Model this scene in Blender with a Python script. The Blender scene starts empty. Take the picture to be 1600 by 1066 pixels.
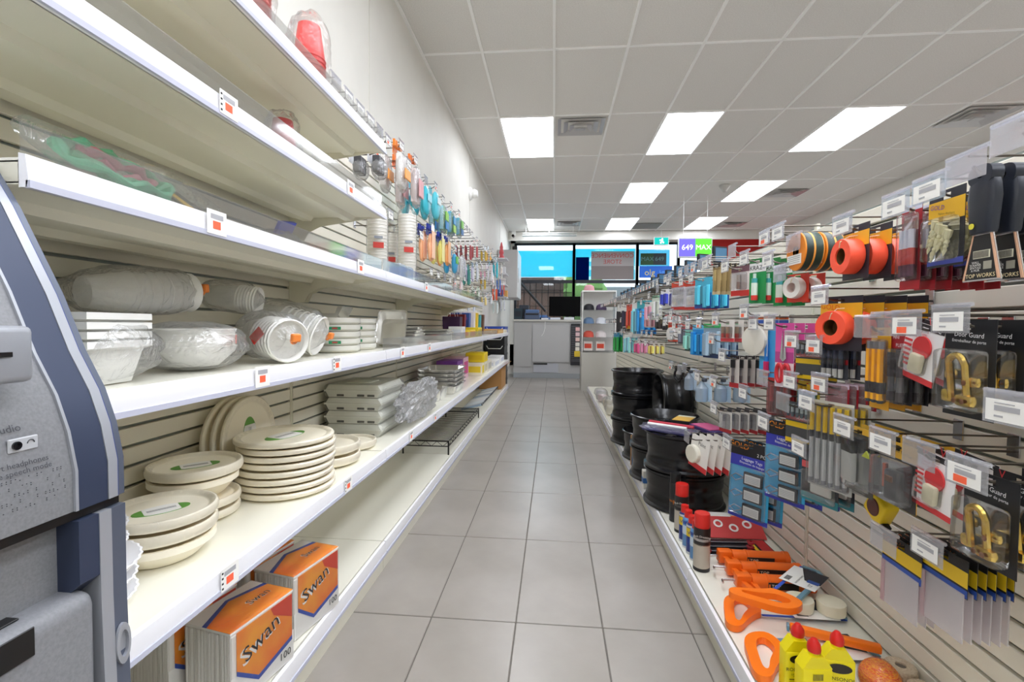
import bpy, bmesh, math, random
from mathutils import Vector, Matrix, noise
random.seed(7)
PI = math.pi
C = bpy.context.scene.collection
scene = bpy.context.scene

# ---------------------------------------------------------------- camera
F_PX = 739.0; CX, CY = 800.0, 533.0; EYE = 1.05
YAW = math.atan(65/F_PX); PITCH = math.atan(24.6/F_PX); ROLL = .0086
RM = Matrix.Rotation(YAW,3,'Z') @ Matrix.Rotation(PI/2-PITCH,3,'X') @ Matrix.Rotation(ROLL,3,'Z')
cam_d = bpy.data.cameras.new('camera'); cam = bpy.data.objects.new('camera', cam_d); C.objects.link(cam)
cam_d.sensor_width = 36; cam_d.lens = F_PX/1600*36; cam_d.clip_start = .02
cam.matrix_world = Matrix.Translation((0,0,EYE)) @ RM.to_4x4()
scene.camera = cam
def at(px, py, x=None, y=None, z=None):
    """world point under a photo pixel on the plane x=, y= or z="""
    d = RM @ Vector(((px-CX)/F_PX, -(py-CY)/F_PX, -1))
    o = Vector((0,0,EYE))
    if x is not None: t = (x-o.x)/d.x
    elif y is not None: t = (y-o.y)/d.y
    else: t = (z-o.z)/d.z
    return o + d*t

# ---------------------------------------------------------------- world, exposure
w = bpy.data.worlds.new('daylight'); scene.world = w; w.use_nodes = True
bg = w.node_tree.nodes['Background']; bg.inputs[0].default_value = (.80,.90,1,1); bg.inputs[1].default_value = 1.25
scene.view_settings.view_transform = 'Standard'; scene.view_settings.look = 'None'
scene.view_settings.gamma = 1; scene.view_settings.use_curve_mapping = False
scene.view_settings.exposure = 0.92
LIGHT_POWER = 6.2          # emission of the ceiling light diffusers
scene.cycles.max_bounces = 14; scene.cycles.diffuse_bounces = 10; scene.cycles.glossy_bounces = 5; scene.cycles.transparent_max_bounces = 24

# ---------------------------------------------------------------- materials
def lin(c):
    if isinstance(c, str):
        c = c.lstrip('#'); c = [int(c[i:i+2],16)/255 for i in (0,2,4)]
    return tuple(((v/12.92) if v <= .04045 else ((v+.055)/1.055)**2.4) for v in c)
_mats = {}
def mat(col, rough=.5, metal=0, name=None, spec=.5):
    key = (col, rough, metal, spec)
    if key in _mats: return _mats[key]
    m = bpy.data.materials.new(name or ('paint_'+str(col).strip('#'))); m.use_nodes = True
    p = m.node_tree.nodes['Principled BSDF']
    p.inputs['Base Color'].default_value = (*lin(col),1); p.inputs['Roughness'].default_value = rough
    p.inputs['Metallic'].default_value = metal; p.inputs['Specular IOR Level'].default_value = spec
    _mats[key] = m; return m
def noisy(name, c0, c1, scale, rough=.6, bump=0, detail=4, stretch=(1,1,1), bscale=None, coord='Object', r1=None):
    m = bpy.data.materials.new(name); m.use_nodes = True; nt = m.node_tree; p = nt.nodes['Principled BSDF']
    tc = nt.nodes.new('ShaderNodeTexCoord'); mp = nt.nodes.new('ShaderNodeMapping'); mp.inputs['Scale'].default_value = stretch
    n = nt.nodes.new('ShaderNodeTexNoise'); n.inputs['Scale'].default_value = scale; n.inputs['Detail'].default_value = detail
    r = nt.nodes.new('ShaderNodeValToRGB'); r.color_ramp.elements[0].position = .3; r.color_ramp.elements[1].position = .7
    r.color_ramp.elements[0].color = (*lin(c0),1); r.color_ramp.elements[1].color = (*lin(c1),1)
    nt.links.new(tc.outputs[coord], mp.inputs[0]); nt.links.new(mp.outputs[0], n.inputs[0])
    nt.links.new(n.outputs[0], r.inputs[0]); nt.links.new(r.outputs[0], p.inputs['Base Color'])
    p.inputs['Roughness'].default_value = rough
    if bump:
        b = nt.nodes.new('ShaderNodeBump'); b.inputs['Strength'].default_value = bump; b.inputs['Distance'].default_value = .004
        n2 = n
        if bscale:
            n2 = nt.nodes.new('ShaderNodeTexNoise'); n2.inputs['Scale'].default_value = bscale; nt.links.new(mp.outputs[0], n2.inputs[0])
        nt.links.new(n2.outputs[0], b.inputs['Height']); nt.links.new(b.outputs[0], p.inputs['Normal'])
    return m
def clear(name, tint, haze=.08, gloss=.12, rough=.12, crinkle=0):
    """thin clear plastic: see-through with some gloss and a little milky haze"""
    m = bpy.data.materials.new(name); m.use_nodes = True; nt = m.node_tree; nt.nodes.clear()
    out = nt.nodes.new('ShaderNodeOutputMaterial'); t = nt.nodes.new('ShaderNodeBsdfTransparent'); t.inputs[0].default_value = (*lin(tint),1)
    g = nt.nodes.new('ShaderNodeBsdfGlossy'); g.inputs['Roughness'].default_value = rough
    d = nt.nodes.new('ShaderNodeBsdfDiffuse'); d.inputs[0].default_value = (.95,.95,.97,1)
    tl = nt.nodes.new('ShaderNodeBsdfTranslucent'); tl.inputs[0].default_value = (.97,.97,.98,1)
    dm = nt.nodes.new('ShaderNodeMixShader'); nt.links.new(d.outputs[0], dm.inputs[1]); nt.links.new(tl.outputs[0], dm.inputs[2]); dm.inputs[0].default_value = .4
    m1 = nt.nodes.new('ShaderNodeMixShader'); m1.inputs[0].default_value = haze
    m2 = nt.nodes.new('ShaderNodeMixShader')
    lw = nt.nodes.new('ShaderNodeFresnel'); lw.inputs[0].default_value = 1.45
    mm = nt.nodes.new('ShaderNodeMath'); mm.operation = 'MULTIPLY_ADD'; mm.inputs[1].default_value = .55; mm.inputs[2].default_value = gloss*.2
    nt.links.new(lw.outputs[0], mm.inputs[0]); nt.links.new(mm.outputs[0], m2.inputs[0])
    nt.links.new(t.outputs[0], m1.inputs[1]); nt.links.new(dm.outputs[0], m1.inputs[2])
    nt.links.new(m1.outputs[0], m2.inputs[1]); nt.links.new(g.outputs[0], m2.inputs[2]); nt.links.new(m2.outputs[0], out.inputs[0])
    if crinkle:
        tc=nt.nodes.new('ShaderNodeTexCoord'); n1=nt.nodes.new('ShaderNodeTexNoise'); n1.inputs['Scale'].default_value=28; n1.inputs['Detail'].default_value=3; n1.inputs['Distortion'].default_value=1.5
        bp=nt.nodes.new('ShaderNodeBump'); bp.inputs['Strength'].default_value=crinkle; bp.inputs['Distance'].default_value=.012
        nt.links.new(tc.outputs['Object'],n1.inputs[0]); nt.links.new(n1.outputs[0],bp.inputs['Height'])
        for q in (g,d,tl,lw): nt.links.new(bp.outputs[0],q.inputs['Normal'])
    return m
def emit(name, col, s):
    m = bpy.data.materials.new(name); m.use_nodes = True; nt = m.node_tree; nt.nodes.clear()
    out = nt.nodes.new('ShaderNodeOutputMaterial'); e = nt.nodes.new('ShaderNodeEmission')
    e.inputs[0].default_value = (*lin(col),1); e.inputs[1].default_value = s; nt.links.new(e.outputs[0], out.inputs[0]); return m
def translucent(name, col, k=.75):
    m = bpy.data.materials.new(name); m.use_nodes = True; nt = m.node_tree; nt.nodes.clear()
    out = nt.nodes.new('ShaderNodeOutputMaterial'); t = nt.nodes.new('ShaderNodeBsdfTranslucent'); d = nt.nodes.new('ShaderNodeBsdfDiffuse')
    t.inputs[0].default_value = (*lin(col),1); d.inputs[0].default_value = (*lin(col),1)
    m1 = nt.nodes.new('ShaderNodeMixShader'); m1.inputs[0].default_value = 1-k
    nt.links.new(t.outputs[0], m1.inputs[1]); nt.links.new(d.outputs[0], m1.inputs[2]); nt.links.new(m1.outputs[0], out.inputs[0]); return m

cream = mat('#e4e1d0',.36, name='cream_enamel'); cream_slat = mat('#ebe7da',.42, name='cream_slat')
cream_deck = mat('#e9e7da',.28, name='cream_deck'); groove = mat('#8f9792',.35,.6,name='groove_aluminium')
rail_white = mat('#f2f2f6',.22,name='white_price_rail'); rail_grey = mat('#c3c5d6',.3,name='grey_rail_edge')
chrome = mat('#a8a29a',.25,1,name='chrome_wire'); dkchrome = mat('#6d675f',.3,1,name='dark_wire')
black = mat('#0e0e10',.4,name='black_plastic'); gblack = mat('#121215',.18,name='gloss_black'); white = mat('#f4f4f2',.5,name='white')
paper = mat('#f3f2ee',.7,name='paper'); orange_st = mat('#ff6a45',.6,name='orange_sticker'); ink = mat('#1c1c20',.6,name='ink')
grey_print = mat('#adadb2',.6,name='grey_print'); foam = mat('#f8f8f4',.55,name='white_foam'); pulp = mat('#f7f0dd',.7,name='pulp_fibre')
green_l = mat('#5f9b3d',.5,name='green_label'); steel = mat('#d9d9dc',.25,1,name='steel'); foil = mat('#f0efec',.24,.9,name='foil')
acrylic = clear('clear_acrylic','#fdfefe',.05,.05,.06); holder_m = clear('label_holder_plastic','#f8f9ff',.22,.12,.1)
bag_m = clear('clear_bag','#ffffff',.13,.75,.22,1.0); film_m = clear('shrink_film','#ffffff',.03,.10,.12,.4); blister_m = clear('blister_plastic','#fdfeff',.025,.2,.06)
crumple_m = clear('crumpled_film','#ffffff',.34,.8,.2,1.0)
glass_m = clear('window_glass','#f2f8f8',.01,.08,.02)
brass = mat('#d9b75a',.25,1,name='brass'); cardb = mat('#b98a55',.8,name='cardboard')

# ---------------------------------------------------------------- mesh helpers
class MB:
    def __init__(s): s.v=[]; s.f=[]; s.fm=[]; s.mats=[]
    def mi(s,m):
        if m not in s.mats: s.mats.append(m)
        return s.mats.index(m)
    def add(s,vs,fs,m):
        b=len(s.v); s.v+= [tuple(v) for v in vs]; i=s.mi(m)
        for f in fs: s.f.append(tuple(b+k for k in f)); s.fm.append(i)
        return s
    def box(s,x0,x1,y0,y1,z0,z1,m):
        return s.add([(x,y,z) for x in (x0,x1) for y in (y0,y1) for z in (z0,z1)],
            [(0,1,3,2),(4,6,7,5),(0,4,5,1),(2,3,7,6),(0,2,6,4),(1,5,7,3)],m)
    def cbox(s,c,d,m,R=None):
        vs=[Vector((sx*d[0]/2,sy*d[1]/2,sz*d[2]/2)) for sx in(-1,1) for sy in(-1,1) for sz in(-1,1)]
        if R is not None: vs=[R@v for v in vs]
        return s.add([v+Vector(c) for v in vs],[(0,1,3,2),(4,6,7,5),(0,4,5,1),(2,3,7,6),(0,2,6,4),(1,5,7,3)],m)
    def rbox(s,x0,x1,y0,y1,z0,z1,m,r=.004,seg=1):
        bm=bmesh.new(); bmesh.ops.create_cube(bm,size=1)
        for v in bm.verts: v.co=Vector(((x0+x1)/2+v.co.x*(x1-x0),(y0+y1)/2+v.co.y*(y1-y0),(z0+z1)/2+v.co.z*(z1-z0)))
        bmesh.ops.bevel(bm,geom=bm.edges[:],offset=min(r,.45*min(x1-x0,y1-y0,z1-z0)),segments=seg,affect='EDGES',profile=.5)
        bm.verts.index_update(); s.add([v.co[:] for v in bm.verts],[[v.index for v in f.verts] for f in bm.faces],m); bm.free(); return s
    def quad(s,a,b,c,d,m): return s.add([a,b,c,d],[(0,1,2,3)],m)
    def prism(s,pts,a0,a1,axis,m,cap=True):
        n=len(pts)
        def P(p,a): return {'x':(a,p[0],p[1]),'y':(p[0],a,p[1]),'z':(p[0],p[1],a)}[axis]
        vs=[P(p,a0) for p in pts]+[P(p,a1) for p in pts]
        fs=[(i,(i+1)%n,n+(i+1)%n,n+i) for i in range(n)]
        if cap: fs+= [tuple(range(n))[::-1], tuple(range(n,2*n))]
        return s.add(vs,fs,m)
    def tube(s,pts,r,m,n=6,cap=True,closed=False):
        pts=[Vector(p) for p in pts]; vs=[]; fs=[]; N=len(pts); up=Vector((0,0,1))
        rr = r if isinstance(r,(list,tuple)) else [r]*N
        prev=None
        for i,p in enumerate(pts):
            t=((pts[(i+1)%N]-pts[i-1]) if closed else (pts[min(i+1,N-1)]-pts[max(i-1,0)])).normalized()
            if prev is None:
                a=up if abs(t.z)<.9 else Vector((1,0,0)); u=t.cross(a).normalized()
            else:
                u=(prev-t*prev.dot(t)); u=u.normalized() if u.length>1e-6 else t.orthogonal().normalized()
            prev=u; w_=t.cross(u)
            for k in range(n): a=2*PI*k/n; vs.append(p+(u*math.cos(a)+w_*math.sin(a))*rr[i])
        for i in range(N if closed else N-1):
            j=(i+1)%N
            for k in range(n): fs.append((i*n+k,i*n+(k+1)%n,j*n+(k+1)%n,j*n+k))
        if cap and not closed: fs+= [tuple(range(n))[::-1],tuple((N-1)*n+k for k in range(n))]
        return s.add(vs,fs,m)
    def lathe(s,prof,m,n=24,c=(0,0,0),axis='z',capb=True,capt=True,mats=None,sx=1,sy=1):
        vs=[]; 
        for r,z in prof:
            for k in range(n):
                a=2*PI*k/n; p=(r*math.cos(a)*sx,r*math.sin(a)*sy,z)
                if axis=='x': p=(p[2],p[0],p[1])
                if axis=='y': p=(p[0],p[2],p[1])
                vs.append((p[0]+c[0],p[1]+c[1],p[2]+c[2]))
        b=len(s.v); s.v+=vs
        for i in range(len(prof)-1):
            mm=s.mi(mats[i] if mats else m)
            for k in range(n): s.f.append((b+i*n+k,b+i*n+(k+1)%n,b+(i+1)*n+(k+1)%n,b+(i+1)*n+k)); s.fm.append(mm)
        mm=s.mi(mats[0] if mats else m)
        if capb and prof[0][0]>1e-5: s.f.append(tuple(b+k for k in range(n))[::-1]); s.fm.append(mm)
        mm=s.mi(mats[-1] if mats else m); q=b+(len(prof)-1)*n
        if capt and prof[-1][0]>1e-5: s.f.append(tuple(q+k for k in range(n))); s.fm.append(mm)
        return s
    def xform(s,M):
        s.v=[tuple(M@Vector(v)) for v in s.v]; return s
    def join(s,o,M=None):
        b=len(s.v); s.v+=[tuple(M@Vector(v)) if M else v for v in o.v]
        for f,k in zip(o.f,o.fm): s.f.append(tuple(b+i for i in f)); s.fm.append(s.mi(o.mats[k]))
        return s
    def mesh(s,name='part',smooth=35):
        me=bpy.data.meshes.new(name); me.from_pydata(s.v,[],s.f)
        for m in s.mats: me.materials.append(m)
        me.polygons.foreach_set('material_index',s.fm)
        bm=bmesh.new(); bm.from_mesh(me); bmesh.ops.recalc_face_normals(bm,faces=bm.faces[:]); bm.to_mesh(me); bm.free()
        if smooth:
            me.polygons.foreach_set('use_smooth',[True]*len(me.polygons)); me.set_sharp_from_angle(angle=math.radians(smooth))
        me.update(); return me
_txt={}
def text_mesh(body,size,m,align='CENTER'):
    k=(body,size,m.name,align)
    if k in _txt: return _txt[k]
    cu=bpy.data.curves.new('lettering','FONT'); cu.body=body; cu.size=size; cu.align_x=align; cu.align_y='CENTER'; cu.resolution_u=2
    o=bpy.data.objects.new('lettering',cu); C.objects.link(o); bpy.context.view_layer.update()
    me=bpy.data.meshes.new_from_object(o.evaluated_get(bpy.context.evaluated_depsgraph_get()))
    bpy.data.objects.remove(o); me.materials.clear(); me.materials.append(m); _txt[k]=me; return me
def text_into(mb,body,size,m,M,align='CENTER'):
    """add flat lettering (drawn in local xy) to a mesh builder through matrix M"""
    me=text_mesh(body,size,m,align); mb.add([M@v.co for v in me.vertices],[tuple(p.vertices) for p in me.polygons],m)
FRONT=Matrix.Rotation(PI/2,4,'X')       # text drawn in xy -> stands up, faces -y
def T(x,y,z,R=None): return Matrix.Translation((x,y,z)) @ (R if R is not None else Matrix())

# ---------------------------------------------------------------- object helpers
def obj(name,me,parent=None,loc=(0,0,0),rot=(0,0,0)):
    if isinstance(me,MB): me=me.mesh(name)
    o=bpy.data.objects.new(name,me); C.objects.link(o); o.location=loc; o.rotation_euler=rot
    if parent is not None: o.parent=parent
    return o
def thing(name,label,cat,loc=(0,0,0),rot=(0,0,0),group=None,me=None):
    o=obj(name,me,None,loc,rot)
    o['label']=label; o['category']=cat
    if group: o['group']=group
    return o
def struct(name,me,parent=None,loc=(0,0,0),rot=(0,0,0)):
    o=obj(name,me,parent,loc,rot)
    if parent is None: o['kind']='structure'
    return o
def place(proto,name,label,cat,loc,rot=(0,0,0),group=None,scale=None):
    """proto: mesh, or list of (part, mesh[, [(sub, mesh)...]]); meshes are shared between copies"""
    if not isinstance(proto,list): o=thing(name,label,cat,loc,rot,group,proto)
    else:
        o=thing(name,label,cat,loc,rot,group)
        for p in proto:
            q=obj(p[0],p[1],o)
            if len(p)>2:
                for s in p[2]: obj(s[0],s[1],q)
    if scale: o.scale=(scale,)*3 if not isinstance(scale,(tuple,list)) else scale
    return o
def settle(o,z,gap=.001):
    """lower or lift a thing so that its lowest point rests on height z"""
    R=o.rotation_euler.to_matrix(); lo=1e9; S=o.scale[0]
    for c in [o]+[k for k in bpy.data.objects if k.parent is o]:
        if c.data is not None and hasattr(c.data,'vertices'):
            for v in c.data.vertices: lo=min(lo,(R@(v.co*S+(c.location if c is not o else Vector((0,0,0))))).z)
    o.location.z=z+gap-lo; return o
ORDW=('first second third fourth fifth sixth seventh eighth ninth tenth eleventh twelfth thirteenth fourteenth fifteenth sixteenth seventeenth eighteenth nineteenth'.split()+[a+('' if not b else '-'+b) for a in ('twenty','thirty','forty','fifty','sixty','seventy') for b in ('',)+tuple('first second third fourth fifth sixth seventh eighth ninth'.split())])
RIGHT=-PI/2; LEFT=PI/2      # turn a front (-y) towards the aisle from the right / left wall
# ================================================================ THE ROOM
CEIL=3.33; XL=-1.14; XR=5.25; YB=-4.2; YF=12.42
floor_m=noisy('floor_tile','#928c84','#a39d96',3.2,.28,0.04,6,bscale=60)
grout=mat('#6b665f',.8,name='grout')
ceil_m=noisy('ceiling_tile','#e0deda','#eceae7',120,.9,.25,3)
wall_m=noisy('cream_wall_paint','#dfddd6','#e4e2db',4,.6)
red_w=mat('#cf2e2b',.5,name='red_wall_paint'); tbar=mat('#fbfbfa',.4,name='white_t_bar')
fl=MB(); fl.box(XL,XR,YB,YF,-.05,-.003,grout); fo=struct('floor',fl)
tm=MB(); tm.rbox(-.1493,.1493,-.3225,.3225,-.012,0,floor_m,.0015)
tmesh=tm.mesh('tile')
for i in range(-3,5):
    for j in range(-4,13):
        obj('floor_tile',tmesh,fo,(-.273+.303*i, 1.309+.651*j,0))
# rest of the floor beyond the aisle, out of sight behind the shelving
q=MB(); q.box(1.092,XR,YB,YF,-.012,0,floor_m); q.box(XL,1.092,9.46,YF,-.012,0,floor_m); obj('floor_field',q,fo)
# ceiling: T-bar grid with lay-in tiles
ce=MB(); ce.box(XL,XR,YB,YF,CEIL+.03,CEIL+.08,white); co=struct('ceiling',ce)
GX=[-.022+.6*k for k in range(-1,10)]; GX=[XL]+[g for g in GX if g<XR-.05]+[XR]
GY=[4.0+1.24*k for k in range(-6,7)]; GY=[YB+.04]+GY+[YF]
lights={}
for i in (1,4,7):
    for yy in ((5.24,10.2) if i==1 else (5.24,7.72,10.2)): lights[(round(GX[i],2),round(yy,2))]='see'
    for yy in (1.52,.28,-.96,-2.2): lights[(round(GX[2 if i==1 and yy>0 else i],2),round(yy,2))]='back'  # unseen rows; just ahead and just behind the camera are added fill light
diff=emit('light_diffuser','#f3f7ff',LIGHT_POWER)
tiles={}
for i in range(len(GX)-1):
    for j in range(len(GY)-1):
        x0,x1,y0,y1=GX[i],GX[i+1],GY[j],GY[j+1]
        if (round(x0,2),round(y0,2)) in lights: continue
        d=(round(x1-x0,3),round(y1-y0,3))
        if d not in tiles:
            b=MB(); b.rbox(-d[0]/2+.008,d[0]/2-.008,-d[1]/2+.008,d[1]/2-.008,0,.02,ceil_m,.003); tiles[d]=b.mesh('ceiling_tile')
        obj('ceiling_tile',tiles[d],co,((x0+x1)/2,(y0+y1)/2,CEIL+.007))
for x in GX[1:-1]:
    b=MB(); b.box(x-.011,x+.011,YB,YF,CEIL-.006,CEIL+.028,tbar); obj('grid_bar',b,co)
for y in GY[1:-1]:
    b=MB(); b.box(XL,XR,y-.009,y+.009,CEIL-.002,CEIL+.027,tbar); obj('grid_bar',b,co)
for (x,y) in lights:
    b=MB(); f=.012
    for (a0,a1,b0,b1) in ((0,.6,0,f),(0,.6,1.24-f,1.24),(0,f,0,1.24),(.6-f,.6,0,1.24)): b.box(a0+.01,a1-.01,b0+.008,b1-.008,-.008,.02,tbar)
    row={5.24:'in the nearest row in view',7.72:'in the middle row',10.2:'in the row near the front window',.28:'overhead by the camera',1.52:'overhead just ahead of the camera',-.96:'just behind the camera',-2.2:'far behind the camera'}[y]
    col={-.62:'above the left shelving',-.02:'above the middle of the aisle',1.18:'above the right slat wall',2.98:'towards the right wall'}[x]
    t=thing('ceiling_light','bright white troffer light '+col+', '+row,'ceiling light',(x,y,CEIL-.001),group='ceiling troffer lights')
    obj('frame',b,t); d=MB(); d.box(.02,.58,.02,1.22,-.003,.004,diff); obj('diffuser',d,t)
# air vents
def vent(x,y,label,h=.5,wd=.56):
    t=thing('air_vent',label,'air vent',(x,y,CEIL-.002),group='ceiling air diffusers')
    alu=mat('#c9c9cb',.4,.7,name='vent_metal'); dk=mat('#4a4a4c',.4,.8,name='vent_dark')
    for k in range(4):
        a=.02+k*.068; z0=-.012-.006*k; b=MB(); x0,x1,y0,y1=a,wd-a,a,h-a
        if k==3: b.rbox(x0,x1,y0,y1,z0-.006,z0+.002,alu,.004)
        else:
            wdt=.05
            for (p,q_) in (((x0,y0),(x1,y0)),((x1,y0),(x1,y1)),((x1,y1),(x0,y1)),((x0,y1),(x0,y0))):
                c=((x0+x1)/2,(y0+y1)/2)
                def inn(pt,e): return (pt[0]+(e if pt[0]<c[0] else -e),pt[1]+(e if pt[1]<c[1] else -e))
                pi,qi=inn(p,wdt),inn(q_,wdt)
                b.quad((p[0],p[1],z0),(q_[0],q_[1],z0),(qi[0],qi[1],z0+.028),(pi[0],pi[1],z0+.028),alu)
        obj('louver',b,t)
    b=MB(); b.box(.01,wd-.01,.01,h-.01,.012,.02,dk); obj('backing',b,t)
vent(.0,5.28,'square metal air diffuser beside the nearest left ceiling light')
vent(3.62,8.2,'metal air diffuser beside the middle right ceiling light')
vent(4.2,5.28,'dark metal air diffuser in the ceiling corner at far right',.55)
vent(3.62,10.7,'small metal air diffuser by the red wall')
vent(.02,10.45,'white air diffuser over the cashier window')
b=MB(); b.box(1.8,2.36,10.75,11.35,CEIL-.006,CEIL-.001,mat('#8b8a86',.6)); thing('ceiling_panel','grey return air panel in the ceiling near the exit sign','panel',me=b.mesh('p'))
# walls
b=MB(); b.box(XL-.1,XL,YB,YF,0,CEIL+.03,wall_m); wl=struct('wall_left',b)
for y in (2.85,6.3,9.8):
    b=MB(); b.box(XL,XL+.0025,y-.006,y+.006,1.9,CEIL,mat('#d6d3ca',.5)); obj('wall_seam',b,wl)
b=MB(); b.box(XR,XR+.1,YB,YF,0,CEIL+.03,wall_m); wr=struct('wall_right',b)
b=MB(); b.box(XR-.004,XR,3.2,5.2,2.30,2.75,red_w); obj('red_band',b,wr)
b=MB(); b.box(XL,XR,YB-.1,YB,0,CEIL+.03,wall_m); struct('wall_back',b)
b=MB(); WF=YF-.07
b.box(XL,XL+.13,WF,YF,0,CEIL,wall_m); b.box(XL,XR,WF,YF,3.18,CEIL+.03,wall_m); b.box(XL,3.75,WF,YF,0,.55,wall_m)
b.box(3.75,XR,WF,YF,0,3.18,red_w)
wf=struct('wall_front',b)
b=MB(); b.box(3.55,XR,WF-.004,WF,3.0,CEIL,red_w); obj('red_fascia',b,wf)
b=MB(); b.box(XL,XR,11.6,11.64,3.12,CEIL-.004,wall_m); obj('ceiling_bulkhead',b,wf)
# wall angle (trim) where ceiling meets left wall
b=MB(); b.box(XL,XL+.02,YB,YF,CEIL-.012,CEIL+.004,tbar); struct('trim_1',b)
# windows: dark frames, glass, vinyl films and posters
navy=mat('#141922',.35,name='dark_window_frame')
fr=[-1.01,.50,2.10,3.12,3.75]; n=1
for k in range(4):
    x0,x1=fr[k],fr[k+1]
    t=obj('window_%d'%n,None); t['kind']='structure'; n+=1
    b=MB(); z0,zt,z1=.55,2.2,3.18
    for (a0,a1,c0,c1) in ((x0,x1,z1-.05,z1),(x0,x1,zt-.05,zt+.03),(x0,x1,z0,z0+.05),(x0-.03,x0+.035,z0,z1),(x1-.035,x1+.03,z0,z1)): b.box(a0,a1,WF-.03,WF+.05,c0,c1,navy)
    obj('window_frame',b,t)
    for (c0,c1) in ((z0,zt),(zt,z1)):
        b=MB(); b.box(x0+.03,x1-.03,WF+.01,WF+.016,c0+.03,c1-.03,glass_m); obj('window_pane',b,t)
def flat(name,label,cat,px0,py0,px1,py1,y,m,th=.006,group=None):
    p=at(px0,py0,y=y); q_=at(px1,py1,y=y); b=MB(); b.box(p.x,q_.x,y,y+th,q_.z,p.z,m); return thing(name,label,cat,me=b.mesh(name),group=group),p,q_
WY=WF+.02
cyan=noisy('cyan_vinyl','#5fd6fb','#74e0fd',1.2,.6); 
cy=translucent('cyan_window_film','#7df0ff',.9); blu=translucent('navy_window_film','#0a3a86',.9)
flat('window_film','plain bright cyan film over the upper left window','window film',807,392,895,433,WY,cy)
flat('window_film','cyan film strip behind the mirrored shop sign','window film',899,389,992,437,WY,cy)
flat('window_film','dark blue poster left of the mirrored shop sign','poster',900,402,920,438,WY-.012,blu)
s,p,q_=flat('window_sign','grey shop sign seen mirrored from inside, red CONVENIENCE STORE letters','sign',924,393,990,437,WY-.014,mat('#a39d9c',.6),.008)
b=MB(); ym=WY-.0155; zb=p.z+(q_.z-p.z)*.52
b.box(p.x,q_.x,ym,ym+.001,q_.z,zb,mat('#7d7472',.6)); obj('lower_panel',b,s)
b=MB(); MIR=Matrix.Scale(-1,4,(1,0,0))
rl=mat('#b5403f',.6); xm=(p.x+q_.x)/2
text_into(b,'CONVENIENCE',.155,rl,T(xm,ym-.001,p.z-.115)@MIR@FRONT); text_into(b,'STORE',.155,rl,T(xm,ym-.001,p.z-.27)@MIR@FRONT); obj('lettering',b,s)
s,p,q_=flat('window_sign','dark green and black lottery window sign reading MAX 649','sign',1001,396,1041,414,WY-.012,mat('#1d2b33',.5))
b=MB(); b.box(p.x,(p.x+q_.x)/2,WY-.014,WY-.012,q_.z,p.z,mat('#1f4a22',.5)); obj('green_half',b,s)
b=MB(); gw=mat('#5f8f90',.6); text_into(b,'MAX',.15,gw,T(p.x+.17,WY-.016,(p.z+q_.z)/2)@FRONT); text_into(b,'649',.15,gw,T(q_.x-.17,WY-.016,(p.z+q_.z)/2)@FRONT); obj('lettering',b,s)
s,p,q_=flat('window_sign','bright blue lottery sign with yellow emblem below the dark sign','sign',999,416,1050,434,WY-.012,mat('#1668d8',.5))
b=MB(); ye=mat('#e0d05a',.5); text_into(b,'olg',.22,ye,T(p.x+.26,WY-.014,(p.z+q_.z)/2-.02)@FRONT); text_into(b,'Lotto',.1,mat('#79c6ff',.5),T(q_.x-.2,WY-.014,(p.z+q_.z)/2)@FRONT); obj('lettering',b,s)
flat('window_film','pale cyan film beside the lottery window signs','window film',997,390,1046,416,WY,translucent('pale_film','#9fe4f8',.9))
# lit exit sign and hanging lottery sign
t=thing('exit_sign','teal running man exit sign hanging from the ceiling','exit sign',(2.46,11.3,2.93)); b=MB(); b.rbox(-.17,.17,-.02,.02,0,.2,white,.006); obj('housing',b,t)
b=MB(); b.box(-.155,.155,-.0225,-.0205,.02,.18,emit('exit_teal','#19a9a0',1.0)); obj('panel',b,t)
b=MB(); em=emit('exit_white','#ffffff',1.6); b.lathe([(.016,0),(.016,.002)],em,10,(.02,-.0245,.15),'y'); b.box(-.005,.035,-.0245,-.0235,.075,.135,em); b.box(-.045,0,-.0245,-.0235,.11,.128,em); b.box(.03,.06,-.0245,-.0235,.05,.08,em); b.box(-.03,.005,-.0245,-.0235,.045,.08,em); obj('running_man',b,t)
b=MB(); b.tube([(0,0,.2),(0,0,.395)],.008,white); obj('stem',b,t)
t=thing('lottery_sign','lit hanging sign, purple 649 half and green MAX half','sign',(2.43,8.5,2.25)); b=MB(); b.rbox(-.285,.285,0,.05,0,.345,mat('#dfe4e6',.4),.006); obj('frame',b,t)
b=MB(); b.box(-.272,0,-.003,0,.025,.325,emit('lottery_purple','#6a62c4',1.0)); obj('purple_panel',b,t)
b=MB(); b.box(0,.272,-.003,0,.025,.325,emit('lottery_green','#5fc83f',1.0)); obj('green_panel',b,t)
b=MB(); lw_=emit('lottery_white','#ffffff',1.3); text_into(b,'649',.13,lw_,T(-.135,-.005,.175)@FRONT); text_into(b,'MAX',.12,lw_,T(.135,-.005,.175)@FRONT); obj('lettering',b,t)
for x in (-.2,.2): b=MB(); b.tube([(x,.025,.345),(x,.025,CEIL-2.252)],.004,white); obj('hanger_wire',b,t)
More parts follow.
